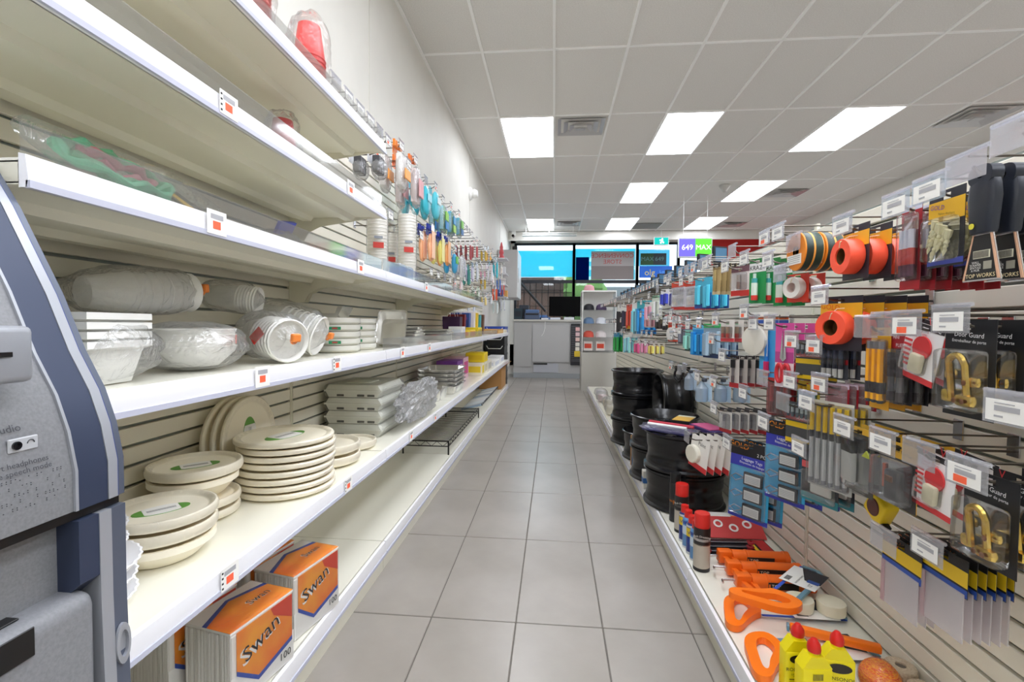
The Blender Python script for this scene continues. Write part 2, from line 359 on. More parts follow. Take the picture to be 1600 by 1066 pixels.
# ceiling smoke sensor, wall sensor, pipe by the window, camera
b=MB(); b.lathe([(.085,0),(.08,-.02),(.045,-.07),(.03,-.1),(0,-.105)],mat('#c9c7c2',.5),20); thing('smoke_detector','white cone smoke detector on the ceiling','smoke detector',(2.72,7.97,CEIL-.001),me=b.mesh('s'))
t=thing('wall_sensor','small white round emergency sensor on the left wall','sensor',(XL,6.3,2.80)); b=MB(); b.lathe([(.085,0),(.085,.02),(.07,.035),(.0,.04)],white,20,axis='x'); obj('base',b,t); b=MB(); b.lathe([(.05,.035),(.06,.07),(.04,.11),(0,.115)],white,16,axis='x'); obj('dome',b,t)
t=thing('strip_fixture','pale grey horizontal shutter housing hanging above the cashier window','shutter',(-.75,11.0,3.12)); b=MB(); b.rbox(0,1.25,0,.1,0,.03,mat('#d9d9d4',.4),.006); b.rbox(0,1.25,0,.09,.05,.075,mat('#e4e4df',.4),.006); obj('housing',b,t)
for x in (.08,.62,1.17): b=MB(); b.tube([(x,.05,.03),(x,.05,.208)],.006,white); obj('hanger',b,t)
t=thing('security_camera','small white security camera in the far left ceiling corner','camera',(-1.0,11.5,3.2)); b=MB(); b.rbox(-.04,.06,-.04,.04,.02,.13,white,.01); obj('bracket',b,t); b=MB(); b.lathe([(.032,-.1),(.032,.04)],gblack,14,axis='y',c=(.0,-.03,0)); obj('lens_barrel',b,t)
# ================================================================ SHELVING BAYS (both sides)
SLAT=.0535
def bay(name_label,y0,y1,side,shelves,ztop,lipx,guards=(),tags={}):
    """side -1: against the left wall, +1: right island. shelves: heights of the rail tops"""
    g=abs(lipx)
    fx=1.12 if side<0 else .95                 # slat face
    t=thing('shelving_bay',name_label,'shelving',((side*fx),y0,0),group='cream slat-back shelving bays '+('on the left' if side<0 else 'on the right'))
    L=y1-y0; s=side
    def bx(b,a0,a1,b0,b1,z0,z1,m):             # a: distance towards the aisle from the slat face
        x0,x1=sorted((-s*a0,-s*a1)); b.box(x0,x1,b0,b1,z0,z1,m)
    D=fx-g
    b=MB(); bx(b,-.018,-.014,.004,L-.004,.1,ztop,groove); obj('back_panel',b,t)
    k=(L,side)
    b=MB(); x0,x1=sorted((s*.0,s*.0135)); b.rbox(x0,x1,.012,L-.012,.0,SLAT-.009,cream_slat,.0015); sm=b.mesh('slat')
    z=.135
    while z<ztop-.03:
        obj('slat',sm,t,(0,0,z)); z+=SLAT
    for yy in (.0015,L-.0095):
        b=MB(); bx(b,-.012,-.0005,yy,yy+.008,.02,ztop+.01,cream); obj('upright',b,t)
    # base
    b=MB(); bx(b,-.01,D-.02,.002,L-.002,.105,.1245,cream_deck); bd=obj('base_deck',b,t)
    b=MB(); bx(b,D-.05,D-.015,.002,L-.002,0.0,.07,cream); obj('kick_plate',b,bd)
    def rail(z,h,parent,m0=rail_white):
        b=MB(); pr=[(D-.014,z),(D-.004,z-.002),(D,z-h*.75),(D-.003,z-h),(D-.014,z-h)]
        pts=[(-s*a,zz) for a,zz in pr]
        b.prism(pts,.003,L-.003,'y',m0)
        bx(b,D-.004,D+.0025,.003,L-.003,z-h-.001,z-h*.8,rail_grey)
        return obj('price_rail',b,parent)
    rail(.125,.055,bd)
    for zt in shelves:
        b=MB(); bx(b,0,D-.012,.004,L-.004,zt-.012,zt-.006,cream_deck)
        bx(b,.02,D-.012,.004,L-.004,zt-.040,zt-.0381,cream); bx(b,D-.016,D-.012,.004,L-.004,zt-.046,zt-.008,cream)
        for yy in (.004,L-.007): bx(b,.0,D-.012,yy,yy+.003,zt-.042,zt-.01,cream)
        so=obj('shelf',b,t)
        for a in (.09,.27):
            b=MB(); pts=[(-s*q_,zz) for q_,zz in ((a-.03,zt-.040),(a-.018,zt-.056),(a+.018,zt-.056),(a+.03,zt-.040))]
            b.prism(pts,.03,L-.03,'y',cream); obj('stiffener',b,so)
        rail(zt,.046,so)
        for yy in (.012,L-.017):
            b=MB(); pr=[(.002,-.02),(D-.03,-.035),(.32,-.05),(.14,-.076),(.09,-.1),(.07,-.135),(.002,-.135)]
            b.prism([(-s*a,zt+zz) for a,zz in pr],yy,yy+.004,'y',cream); obj('bracket',b,so)
        if zt in guards:
            b=MB(); gh=guards[zt]; bx(b,D-.02,D-.017,.01,L-.01,zt-.006,zt+gh,acrylic); obj('clear_guard',b,so)
        for (f,kind) in tags.get(zt,[]):
            b=MB(); yy=f*L; R=.0035
            bx(b,D+.003,D+.0038,yy-.028,yy+.028,zt-.043,zt+.006,paper)
            bx(b,D+.0039,D+.0043,yy-.018,yy+.018,zt-.012,zt-.002,grey_print)
            bx(b,D+.0039,D+.0043,yy-.012,yy+.01,zt-.032,zt-.016,orange_st)
            if kind==2:
                for i in range(4): bx(b,D+.0039,D+.0043,yy-.026,yy-.021,zt-.038+.011*i,zt-.034+.011*i,ink)
            obj('price_tag',b,so)
    return t
S1,S2,S3,S4,S5=.518,.94,1.275,1.532,1.80
bay('cream slat-back bay nearest the cash machine, five shelves',.575,1.935,-1,[S1,S2,S3,S4,S5],2.04,-.70,{S3:.045,S4:.05,S5:.04},
    {S1:[(.28,2),(.72,2)],S2:[(.37,1),(.66,2)],S3:[(.26,1),(.8,1)],S4:[(.29,2),(.74,1)]})
bay('cream slat-back bay with foam trays, second from the cash machine',1.935,3.30,-1,[S1,S2,S3],2.04,-.70,{S2:.05,S3:.05},{S1:[(.25,1),(.6,1)],S2:[(.15,1),(.5,1)],S3:[(.45,1)]})
bay('cream slat-back bay with foil pans, third from the cash machine',3.30,4.66,-1,[S1,S2,S3],2.04,-.70,{S2:.05,S3:.05})
bay('cream slat-back bay with yellow boxes, fourth from the cash machine',4.66,6.02,-1,[S1,S2],2.04,-.70,{S2:.05})
bay('cream slat-back bay farthest from the cash machine',6.02,7.38,-1,[S1,S2],2.04,-.70)
RT=1.42
for i,nm in enumerate(['under the hacksaws','behind the wheel rims','beyond the wheel rims','with colourful hair ties','farthest down the aisle']):
    bay('cream slat wall bay '+nm,.475+1.36*i,.475+1.36*(i+1),1,[],RT,.52)
bay('cream slat wall bay beside the camera',-.885,.475,1,[],RT,.52)
D1,D2,D3,D4,D5=[z-.005 for z in (S1,S2,S3,S4,S5)]; D0=.1255

# ================================================================ CASH MACHINE
atm_s=noisy('atm_silver','#75767a','#828387',300,.35,0); atm_d=mat('#343d54',.45,.2,name='atm_blue_grey'); atm_l=mat('#a2a5ac',.35,.3,name='atm_light_silver'); atm_g=mat('#5c6373',.4,.3,name='atm_outer')
prof=[(-.80,1.30),(-.731,1.247),(-.701,1.199),(-.671,1.141),(-.642,1.085),(-.612,1.013),(-.585,.963),(-.57,.92),(-.561,.873),(-.561,.825)]
YA=.57
def shell(y0,y1,m,off=0,zc=.825,extra=0):
    b=MB(); p=[(x+off,z) for x,z in prof]; b.prism(p+[(-1.0,zc),(-1.0,1.30)],y0,y1,'y',m); return b
t=thing('cash_machine','grey and blue-black cash machine at the left edge of the aisle','cash machine',(0,0,0))
obj('upper_housing',shell(-.1,.508,atm_s,-.003),t)
obj('dark_side_band',shell(.509,.546,atm_d),t)
obj('silver_edge_strip',shell(.5465,.559,atm_l,.001),t)
obj('blue_pinstripe',shell(.559,.5605,mat('#2d3f7a',.4),.0005),t)
obj('outer_edge',shell(.5605,.57,atm_g,-.001),t)
b=MB(); b.prism([(x+.0005,z) for x,z in prof]+[(-1.0,.825),(-1.0,1.30)],.5055,.509,'y',atm_l); obj('bright_seam',b,t)
b=MB(); b.box(-1.0,-.568,-.1,.568,.813,.825,black); obj('shadow_gap',b,t)
b=MB(); b.prism([(-1.0,0),(-.555,0),(-.556,.5),(-.561,.70),(-.561,.812),(-1.0,.812)],.549,.57,'y',atm_g); lo=obj('lower_edge',b,t)
b=MB(); b.prism([(-1.0,0),(-.553,0),(-.554,.5),(-.559,.70),(-.5595,.812),(-1.0,.812)],.533,.549,'y',atm_l); obj('lower_edge_strip',b,t)
b=MB(); b.box(-1.0,-.59,-.1,.533,.71,.812,atm_s); b.prism([(-.59,.71),(-.59,.812),(-.5605,.812),(-.5605,.735)],.508,.533,'y',atm_d); obj('lower_panel',b,t)
b=MB(); b.rbox(-.99,-.555,-.1,.5285,.03,.725,atm_s,.02,4); dr=obj('cash_tray_door',b,t)
b=MB(); b.rbox(-.60,-.575,.36,.455,.7255,.7275,black,.0005); b.rbox(-.5545,-.5525,.36,.452,.69,.722,black,.001); obj('tray_slot',b,dr)
b=MB(); b.lathe([(.012,0),(.017,.002),(.017,.006),(.011,.0065),(.011,.002)],atm_l,20,axis='x',c=(-.561,.559,.63),sx=.6,sy=1.6,capb=False); b.lathe([(.0,.0012),(.012,.001)],black,20,axis='x',c=(-.561,.559,.63),sx=.6,sy=1.6,capb=False); obj('lock_recess',b,t)
b=MB(); b.rbox(-.66,-.557,.25,.463,.985,1.045,atm_l,.007,3); cr=obj('card_reader',b,t)
b=MB(); b.box(-.5575,-.5555,.25,.440,1.013,1.018,black); obj('card_slot',b,cr)
b=MB(); b.rbox(-.64,-.580,.25,.448,.955,.985,mat('#4c4f57',.4),.004); obj('reader_shade',b,cr)
# screen bezel set into the sloping face
d=Vector((-.642+.671,0,1.085-1.141)).normalized(); nrm=Vector((-d.z,0,d.x)).normalized()
def onface(y,zz,out=.0015):
    for (a,b_) in zip(prof,prof[1:]):
        if b_[1]<=zz<=a[1]:
            f=(zz-a[1])/(b_[1]-a[1]); x=a[0]+(b_[0]-a[0])*f-.003
            dx,dz=b_[0]-a[0],b_[1]-a[1]; n_=Vector((-dz,0,dx)).normalized(); n_=n_ if n_.x>0 else -n_
            u=Vector((a[0]-b_[0],0,a[1]-b_[1])).normalized()
            return Vector((x,y,zz))+n_*out, n_, u
b=MB(); P0,_,_=onface(.2,1.085); P1,_,_=onface(.2,1.13)
b.quad((P0.x,.15,P0.z),(P0.x,.468,P0.z),(P1.x,.478,P1.z),(P1.x,.15,P1.z),gblack); obj('screen_surround',b,t)
def facetext(body,size,y,z,m,name='lettering'):
    o,n_,u=onface(y,z,.002); v=Vector((0,1,0)); M=Matrix((( v.x,u.x,n_.x,o.x),(v.y,u.y,n_.y,o.y),(v.z,u.z,n_.z,o.z),(0,0,0,1)))
    b=MB(); text_into(b,body,size,m,M,'RIGHT'); obj(name,b,t)
dkt=mat('#3c3e44',.6)
facetext('audio',.0115,.462,.934,dkt); facetext('insert headphones',.0085,.4815,.8965,dkt); facetext('for use speech mode',.0085,.4835,.8885,dkt)
o,n_,u=onface(.455,.917,.002)
b=MB(); b.rbox(o.x-.002,o.x+.001,.445,.474,.9095,.9245,mat('#b4b6bb',.4),.001); jp=obj('headphone_panel',b,t)
b=MB(); b.lathe([(.0045,0),(.0045,.002),(.0025,.002),(.0025,.0005)],gblack,14,axis='x',c=(o.x+.001,.452,.917)); obj('headphone_jack',b,jp)
b=MB(); pts=[(o.x+.0015,.466+.0035*math.cos(a),.917+.0035*math.sin(a)) for a in [PI*.0+PI*k/8*1.0 for k in range(9)]]; b.tube(pts,.0005,dkt,5); obj('headphone_icon',b,jp)
b=MB()
for r in range(5):
    for c in range(16):
        if random.random()<.55:
            oo,n_,u=onface(.43+c*.0042+(r*.001),.880-r*.0075,.001)
            for dz in (0,.0022):
                if random.random()<.7: b.lathe([(.0006,0),(.0004,.0006)],dkt,6,axis='x',c=(oo.x-.0005,oo.y,oo.z+dz))
bo=obj('braille_dots',b,t); bo['kind']='stuff'

# ================================================================ LEFT SHELVES: TABLEWARE
def plate_mesh(r,h,m=pulp,label=True,n=40,ruffle=False):
    b=MB(); b.lathe([(r*.70,0),(r*.86,h*.10),(r*.975,h*.28),(r,h*.45),(r,h*.80),(r*.985,h*.95),(r*.955,h),(r*.92,h*.96),(r*.83,h*.70),(r*.80,h*.66),(0,h*.66)],m,n)
    me=b.mesh('plate_pack')
    parts=[('plates',me)]
    if label:
        b=MB(); z=h*.665; a=r*.5
        pts=[(a*math.cos(2*PI*k/24),a*.5*math.sin(2*PI*k/24)) for k in range(24)]
        b.prism(pts,z,z+.0012,'z',green_l)
        b.prism([(max(-a*.62,min(a*.62,x*1.005)),y*1.005) for x,y in pts],z+.0012,z+.0016,'z',paper)
        for i in range(3): b.box(-a*.5,a*.5,-a*.10+i*a*.09,-a*.065+i*a*.09,z+.0016,z+.0019,ink if i==1 else grey_print)
        parts.append(('paper_label',b.mesh('paper_label')))
    b=MB(); b.lathe([(r*1.003,h*.42),(r*1.006,h*.82),(r*.98,h*.99),(r*.93,h*.985),(r*.84,h*.74)],film_m,32,capb=False,capt=False); parts.append(('film',b.mesh('film')))
    return parts
def bowl_mesh(r,h,m=pulp):
    b=MB(); b.lathe([(r*.62,0),(r*.70,h*.1),(r*.93,h*.62),(r,h*.70),(r*1.0,h),(r*.93,h),(r*.86,h*.72),(0,h*.70)],m,40); return [('bowls',b.mesh('bowl_pack'))]
RZ=lambda: (0,0,random.uniform(0,6.28))
lab=RZ()
big=plate_mesh(.15,.0215); bign=plate_mesh(.15,.0215,label=False)
for i in range(8):
    place(big if i==7 else bign,'plate_pack','shrink-wrapped cream fibre dinner plates, '+(['lowest','second lowest','third lowest','fourth','fifth','sixth','second from top','labelled top'][i])+' pack of the tall middle stack','plates',(-.870+random.uniform(-.003,.003),1.468+random.uniform(-.004,.004),D1+.0005+i*.0222),(0,0,PI*.42),'tall stack of fibre plates')
q1=plate_mesh(.112,.030); q2=bowl_mesh(.108,.05)
place(q2,'bowl_pack','cream fibre bowls at the bottom of the front pile','bowls',(-.895,1.0,D1),(0,0,0),'front pile of fibre tableware')
place(plate_mesh(.112,.034,label=False),'plate_pack','cream fibre plates in the middle of the front pile','plates',(-.895,1.0,D1+.051),(0,0,0),'front pile of fibre tableware')
place(q1,'plate_pack','cream fibre plates with green oval label, top of the front pile','plates',(-.893,.999,D1+.0860),(.0,.0,.9),'front pile of fibre tableware')
place(plate_mesh(.112,.028,label=False),'plate_pack','cream fibre plates under the bowls of the back pile','plates',(-.995,1.225,D1),(0,0,0),'back pile of fibre tableware')
place(plate_mesh(.112,.030,label=False),'plate_pack','second cream plate pack of the back pile','plates',(-.995,1.228,D1+.0290),(0,0,0),'back pile of fibre tableware')
place(bowl_mesh(.108,.055),'bowl_pack','cream fibre bowls in the back pile under the labelled plates','bowls',(-.995,1.225,D1+.0600),(0,0,0),'back pile of fibre tableware')
place(plate_mesh(.116,.034),'plate_pack','cream fibre plates with green label on top of the back pile','plates',(-.99,1.225,D1+.1160),(.0,.0,.8),'back pile of fibre tableware')
st=plate_mesh(.142,.02,label=False); stl=plate_mesh(.142,.02)
for i,(x,y,l) in enumerate(((-1.095,1.50,0),(-1.0725,1.515,0),(-1.050,1.53,1))):
    place(stl if l else st,'plate_pack','cream fibre plates standing on edge against the slats, '+['rearmost','middle','front labelled'][i]+' pack','plates',(x,y,D1+.1445),(0,PI/2-.02,.0),'plates standing on edge')
b2=plate_mesh(.122,.04,label=False)
for i in range(2): place(b2,'plate_pack',['lower','upper'][i]+' cream fibre bowl pack right of the tall plate stack','bowls',(-.868,1.748,D1+.0005+i*.0425),(0,0,0),'short pile of fibre bowls')
place(plate_mesh(.10,.036,label=False),'plate_pack','single small cream bowl pack beside the foam trays','bowls',(-.868,1.98,D1),(0,0,0))
# ruffled white foam plates next to the cash machine
def ruffled(r,h):
    b=MB(); n=64; vs=[]
    for (f,z,a) in ((.7,0,0),(.85,h*.3,.0),(1,h,.012),(.97,h*1.02,.012),(.8,h*.55,0),(0.001,h*.5,0)):
        for k in range(n):
            rr=r*(f+(a if k%2 else -a)); vs.append((rr*math.cos(2*PI*k/n),rr*math.sin(2*PI*k/n),z))
    fs=[(i*n+k,i*n+(k+1)%n,(i+1)*n+(k+1)%n,(i+1)*n+k) for i in range(5) for k in range(n)]+[tuple(range(n))[::-1]]
    b.add(vs,fs,mat('#f6f6f8',.5)); return b.mesh('foam_plate')
for i,(r,h,z) in enumerate(((.118,.03,0),(.118,.03,.031),(.125,.03,.062),(.105,.035,.093),(.105,.03,.128))):
    place(ruffled(r,h),'foam_plate_pack','ruffled white foam plate pack by the cash machine, number %s from the shelf'%['one','two','three','four','five'][i],'plates',(-.885,.757,D1+z),(0,0,.1*i),'ruffled foam plate stack')

def blob(rx,ry,rz,m,amp=.12,freq=4,seed=0,n=22,mm=16,pinch=None,flat=True):
    """crinkled bag skin: a lumpy closed shell; pinch gives (z0, factor) narrowing to a tied neck"""
    b=MB(); vs=[]; fs=[]
    for i in range(mm+1):
        th=PI*i/mm; z=-math.cos(th); r=math.sin(th)**.7
        for k in range(n):
            a=2*PI*k/n; ca,sa=math.cos(a),math.sin(a); ca=math.copysign(abs(ca)**.8,ca); sa=math.copysign(abs(sa)**.8,sa)
            p=Vector((r*ca,r*sa,z)); d=noise.noise(p*freq+Vector((seed*7.3,seed*1.7,seed)))+.6*abs(noise.noise(p*freq*2.7+Vector((seed,3,seed*2.1))))
            f=1+amp*d
            vs.append((p.x*rx*f,p.y*ry*f,p.z*rz*(1+amp*.5*d)))
    for i in range(mm):
        for k in range(n): fs.append((i*n+k,i*n+(k+1)%n,(i+1)*n+(k+1)%n,(i+1)*n+k))
    b.add(vs,fs,m); return b
def sit(b):
    z=min(v[2] for v in b.v); b.v=[(x,y,zz-z) for x,y,zz in b.v]; return b
# --- second shelf: foam bowls and bags
def sq_bowls(w,h,n=4):
    b=MB(); 
    for i in range(n):
        z=h*.45*i/n; r=.707*w
        b.lathe([(r*.68,z),(r*.86,z+h*.42),(r,z+h*.45),(r,z+h*.53),(r*.95,z+h*.53),(r*.83,z+h*.43),(0,z+h*.12)] if i==n-1 else [(r*.68,z),(r*.86,z+h*.42),(r,z+h*.45),(r,z+h*.53)],foam,4,capt=False)
    b.xform(Matrix.Rotation(PI/4,4,'Z')); return b
def cups(n,r0,r1,h,dz,m,nn=20):
    b=MB()
    for i in range(n): z=i*dz; b.lathe([(r0,z),(r1,z+h),(r1*1.06,z+h+.003),(r1*1.0,z+h+.007)]+([(r0*.95,z+.01)] if i==n-1 else []),m,nn,capt=False)
    return b
t=thing('bowl_bag','square white foam bowls in a clear bag beside the cash machine','foam bowls',(-.86,.79,D2+.001),(0,0,.12))
obj('foam_bowls',sq_bowls(.15,.15),t); o=blob(.10,.105,.06,bag_m,.10,4,1); sit(o); o.xform(Matrix.Translation((0,.02,-.0005+.002))); obj('plastic_bag',o,t)
t=thing('bowl_bag','round white foam bowls in a crinkled bag with faded red print','foam bowls',(-.88,1.075,D2+.001),(0,0,.3))
b=MB()
for i in range(4): b.lathe([(.06,.01+i*.014),(.095,.045+i*.014),(.10,.058+i*.014),(.094,.058+i*.014),(.05,.02+i*.014)],foam,28)
obj('foam_bowls',b,t); o=sit(blob(.118,.12,.058,bag_m,.10,4,2)); obj('plastic_bag',o,t)
b=MB(); b.cbox((.112,-.03,.075),(.002,.05,.02),mat('#d98b85',.6),Matrix.Rotation(.3,3,'Z')); obj('red_print',b,t)
# lying bags of cups
def lying_bag(label,loc,rot,ln,r,seed,tie=None,inner=True,redlabel=False,z0=None):
    t=thing('cup_bag',label,'foam cups',loc,rot,'bags of foam cups on the second shelf')
    if inner:
        b=cups(7,r*.62,r*.86,.085,(ln-.11)/7,foam); b.xform(Matrix.Translation((0,0,r))@Matrix.Rotation(PI/2,4,'Y')@Matrix.Translation((0,0,-ln/2+.02))); obj('foam_cups',b,t)
    o=blob(ln*.56,r*1.1,r*1.04,bag_m,.12,3.4,seed); z=min(v[2] for v in o.v); o.v=[(x,y*(1-.75*max(0,(x/(ln*.56)-.55)/.45)),(zz)*(1-.75*max(0,(x/(ln*.56)-.55)/.45))-z) for x,y,zz in o.v]; obj('plastic_bag',o,t)
    if tie:
        b=MB(); b.lathe([(.010,-.004),(.012,0),(.010,.004)],mat('#f08a3c',.5),10,axis='x',c=(ln*.53,0,-z)); b.rbox(ln*.53,ln*.53+.016,-.012,.014,-z-.003,-z+.02,mat('#f08a3c',.5),.003); obj('orange_tie',b,t)
    if redlabel:
        b=MB(); b.cbox((ln*.18,-r*.93,r*1.15),(.045,.003,.04),mat('#dd3b2e',.5),Matrix.Rotation(-.5,3,'X')@Matrix.Rotation(.4,3,'Y')); obj('red_label',b,t)
    if z0 is not None: settle(t,z0)
    return t
lying_bag('long clear bag of foam cups lying on top of the bowl bags',(-.985,1.06,D2+.125),(0,-.06,1.3),.28,.056,3,True,z0=D2+.127)
lying_bag('crinkled bag with orange tie and red label in the middle of the second shelf',(-.845,1.345,D2),(0,.10,-.5),.22,.07,4,True,True,True,z0=D2)
lying_bag('clear bag of foam cups slumped behind the red labelled bag',(-1.0,1.39,D2+.10),(0,.12,.2),.17,.048,5,False,True,z0=D2+.14)
lying_bag('big tapered bag of foam bowls tied with an orange clip',(-.955,1.60,D2),(0,.30,.10),.26,.08,6,True,z0=D2)
# shrink-wrapped white plates in two tall square piles
def packs(label,x,y,n,r,grp,h=.027):
    for i in range(n):
        b=MB(); b.lathe([(r*.85,0),(r,h*.35),(r,h),(r*.92,h),(r*.8,h*.75),(0,h*.75)],mat('#f3f2ea',.55),28); p=[('plates',b.mesh('plates'))]
        o=MB(); o.lathe([(r*1.0,.002),(r*1.02,h*.5),(r*1.01,h*1.01)],film_m,20,capb=False,capt=False); p.append(('film',o.mesh('film')))
        if i in (1,3):
            g=MB(); g.cbox((0,-r*1.03,h*.5),(.045,.002,.012),mat('#1f8a5c',.5)); g.cbox((0,-r*1.032,h*.5),(.02,.002,.006),mat('#b23b3b',.5)); p.append(('green_label',g.mesh('l')))
        place(p,'plate_pack',label+', pack %s from the bottom'%['first','second','third','fourth','fifth','sixth'][i],'plates',(x,y,D2+.0005+i*(h+.0008)),(0,0,.4),grp)
packs('white paper plates in the left pile beside the tied bag',-.89,1.87,5,.095,'left pile of white plates')
packs('white paper plates in the right pile below the foil grill',-.895,2.09,5,.085,'right pile of white plates')
# foil pans
def foil_pan(w,l,h,ribs=22,m=foil):
    b=MB(); 
    def ring(f,z,k): 
        out=[]; N=ribs*4
        for i in range(N):
            a=2*PI*i/N; ca,sa=math.cos(a),math.sin(a); e=.25
            x=math.copysign(abs(ca)**e,ca)*w/2*f; y=math.copysign(abs(sa)**e,sa)*l/2*f; rr=1+(k if i%2 else -k)
            out.append((x*rr,y*rr,z))
        return out
    rs=[ring(.82,0,0),ring(.84,h*.15,.012),ring(.93,h*.92,.012),ring(1,h,0),ring(1,h*.94,0)]; n=len(rs[0]); vs=sum(rs,[])
    fs=[(i*n+k,i*n+(k+1)%n,(i+1)*n+(k+1)%n,(i+1)*n+k) for i in range(4) for k in range(n)]; fs.append(tuple(range(n)))
    b.add(vs,fs,m); return b
tray=foil_pan(.33,.46,.065).mesh('foil_pan')
for i in range(5): place(tray,'foil_pan','large ribbed foil roasting pan, %s of the stack behind the foam trays'%['lowest','second','third','fourth','top'][i],'foil pan',(-.90,3.77,D1+.0005+i*.0315),(0,0,0),'stack of large foil pans')
dp=foil_pan(.26,.3,.085).mesh('deep_pan')
place(dp,'foil_pan','deep foil pan beneath the bag beside the large pan stack','foil pan',(-.90,3.335,D1),(0,0,0))
sm_=foil_pan(.22,.36,.035).mesh('small_pan')
for i in range(4): place(sm_,'foil_pan','shallow foil tray, %s of the pile on the second shelf'%['lowest','second','third','top'][i],'foil pan',(-.96,3.0,D2+.0005+i*.022),(0,0,.06*i),'pile of shallow foil trays')
for i in range(3): place(sm_,'foil_pan','foil tray in the low pile farther along the second shelf, %s one'%['lowest','middle','top'][i],'foil pan',(-.90,3.62,D2+.0005+i*.022),(0,0,.04*i),'far pile of foil trays')
place(foil_pan(.15,.21,.055).mesh('loaf'),'foil_pan','small foil loaf pan tipped on its edge at the clear guard','foil pan',(-.82,2.36,D2+.078),(.95,.0,.15)); settle(bpy.data.objects[max((o.name for o in bpy.data.objects if o.name.startswith('foil_pan')),key=lambda n:(len(n),n))],D2)
t=thing('foil_grill','folded foil grill tray on top of the white plate pile','foil tray',(-.985,2.02,D2+.1395),(0,0,.2)); b=MB(); b.prism([(-.07,0),(.05,0),(.075,.05),(.055,.052),(.04,.012),(-.055,.012),(-.075,.04)],-.1,.1,'y',foil); obj('tray',b,t)
b=MB()
for k in range(9): b.box(-.055,.04,-.085+k*.02,-.08+k*.02,.012,.02,foil)
obj('ridges',b,t)
# foam lidded trays in plastic + crumpled bag hanging over the rail
for i in range(4):
    t=thing('foam_tray','white hinged foam tray in clear wrap, %s of the stack'%['lowest','second','third','top'][i],'foam tray',(-.945,2.32,D1+.001+i*.0625),(0,0,.0),'stack of foam trays')
    b=MB(); b.prism([(-.12,0),(.12,0),(.135,.028),(.135,.034),(.12,.059),(-.12,.059),(-.135,.034),(-.135,.028)],-.16,.16,'y',mat('#e3e4da',.6)); 
    b.box(-.141,.141,-.166,.166,.0275,.0345,mat('#e9eae1',.6)); obj('tray',b,t)
    if i==3:
        b=MB(); b.rbox(-.06,.06,-.10,.02,.0592,.064,mat('#d5d8cd',.6),.002); obj('lid_boss',b,t)
    b=MB()
    for k in (-.08,.02,.07): b.rbox(k,k+.035,-.1615,-.1602,.004,.014,mat('#55564f',.6),.0005)
    obj('latch_slots',b,t)
    o=MB(); o.rbox(-.143,.143,-.17,.17,.0003,.061,film_m,.012); obj('film',o,t)
o=sit(blob(.036,.33,.10,crumple_m,.42,4.5,11,40,28)); thing('plastic_bag','crumpled clear plastic bag spilling over the rail beside the foam trays','plastic bag',(-.742,2.58,S1+.001),(0,0,.0),me=o.mesh('bag',0))
o=sit(blob(.06,.14,.09,crumple_m,.45,5,12,28,20)); thing('plastic_bag','smaller crumpled clear bag between the foam trays and foil pans','plastic bag',(-.98,2.78,D1+.002),(0,0,-.1),me=o.mesh('bag',0))
# --- base: napkin packs and black wire rack
nap_w=mat('#f2efe9',.8,name='napkin_paper'); nap_o=noisy('napkin_orange','#f8ab2c','#ef6a24',9,.4); nap_r=mat('#d8401f',.4); nap_b=mat('#2a4fb0',.4); 
def napkins():
    # standing pack, printed face towards -y rotated later; w along x, depth y, height z
    w,d,h=.20,.145,.195
    b=MB()
    for i in range(18): b.rbox(-w/2+random.uniform(0,.004),w/2-random.uniform(0,.004),-d/2+i*d/18,-d/2+(i+.9)*d/18,.002,h-.012+random.uniform(-.003,.003),nap_w,.003)
    p=[('napkin_stack',b.mesh('n'))]
    b=MB(); y=-d/2-.001
    b.prism([(-w/2+.016,.088),(-.02,.035),(w/2-.006,.066),(w/2-.006,h-.012),(-w/2+.016,h-.012)],y-.001,y,'y',nap_o)
    b.prism([(-w/2+.016,.078),(-.02,.025),(w/2-.006,.056),(w/2-.006,.068),(-.02,.037),(-w/2+.016,.09)],y-.0012,y-.0002,'y',nap_b)
    b.prism([(.03,h-.035),(w/2-.006,h-.075),(w/2-.006,h-.012),(.02,h-.012)],y-.0014,y-.0003,'y',nap_r)
    b.box(-w/2,w/2,y-.0005,y,.002,.08,paper)
    text_into(b,'Swan',.062,paper,T(-.012,y-.002,.125)@Matrix.Rotation(.32,4,'Y').inverted()@FRONT)
    text_into(b,'Swan',.056,ink,T(-.01,y-.0026,.128)@Matrix.Rotation(.32,4,'Y').inverted()@FRONT); text_into(b,'100',.028,ink,T(.068,y-.002,.03)@FRONT); p.append(('printed_wrapper',b.mesh('w')))
    b=MB(); z=h-.004; b.box(-w/2,w/2,-d/2,d/2,z-.006,z,paper)
    b.prism([(-w*.5,-d/2),(w*.5,-d/2),(w*.5,d*.1),(0,d*.3),(-w*.5,.0)],z,z+.0012,'z',nap_o); b.prism([(-w*.5,0),(0,d*.3),(w*.5,d*.1),(w*.5,d*.2),(0,d*.38),(-w*.5,d*.1)],z,z+.0009,'z',nap_b)
    text_into(b,'Swan',.034,paper,T(.04,-.014,z+.0017)); text_into(b,'Swan',.032,ink,T(.041,-.0135,z+.0021)); p.append(('top_print',b.mesh('t')))
    b=MB(); b.rbox(-w/2-.003,w/2+.003,-d/2-.004,d/2+.003,0,h+.001,film_m,.008); p.append(('film',b.mesh('f')))
    return p
np_=napkins()
for i,(x,y,rz,l) in enumerate(((-.79,1.395,1.36,'front pack with the big lettered face'),(-.955,1.42,1.38,'pack behind the front pack'),(-.80,1.14,1.36,'near pack under the shelf price tag'),(-.97,1.15,1.38,'pack at the back near the cash machine'))):
    place(np_,'napkin_pack','orange and white pack of hundred napkins, '+l,'napkins',(x,y,D0+.0005),(0,0,rz),'napkin packs on the base deck')
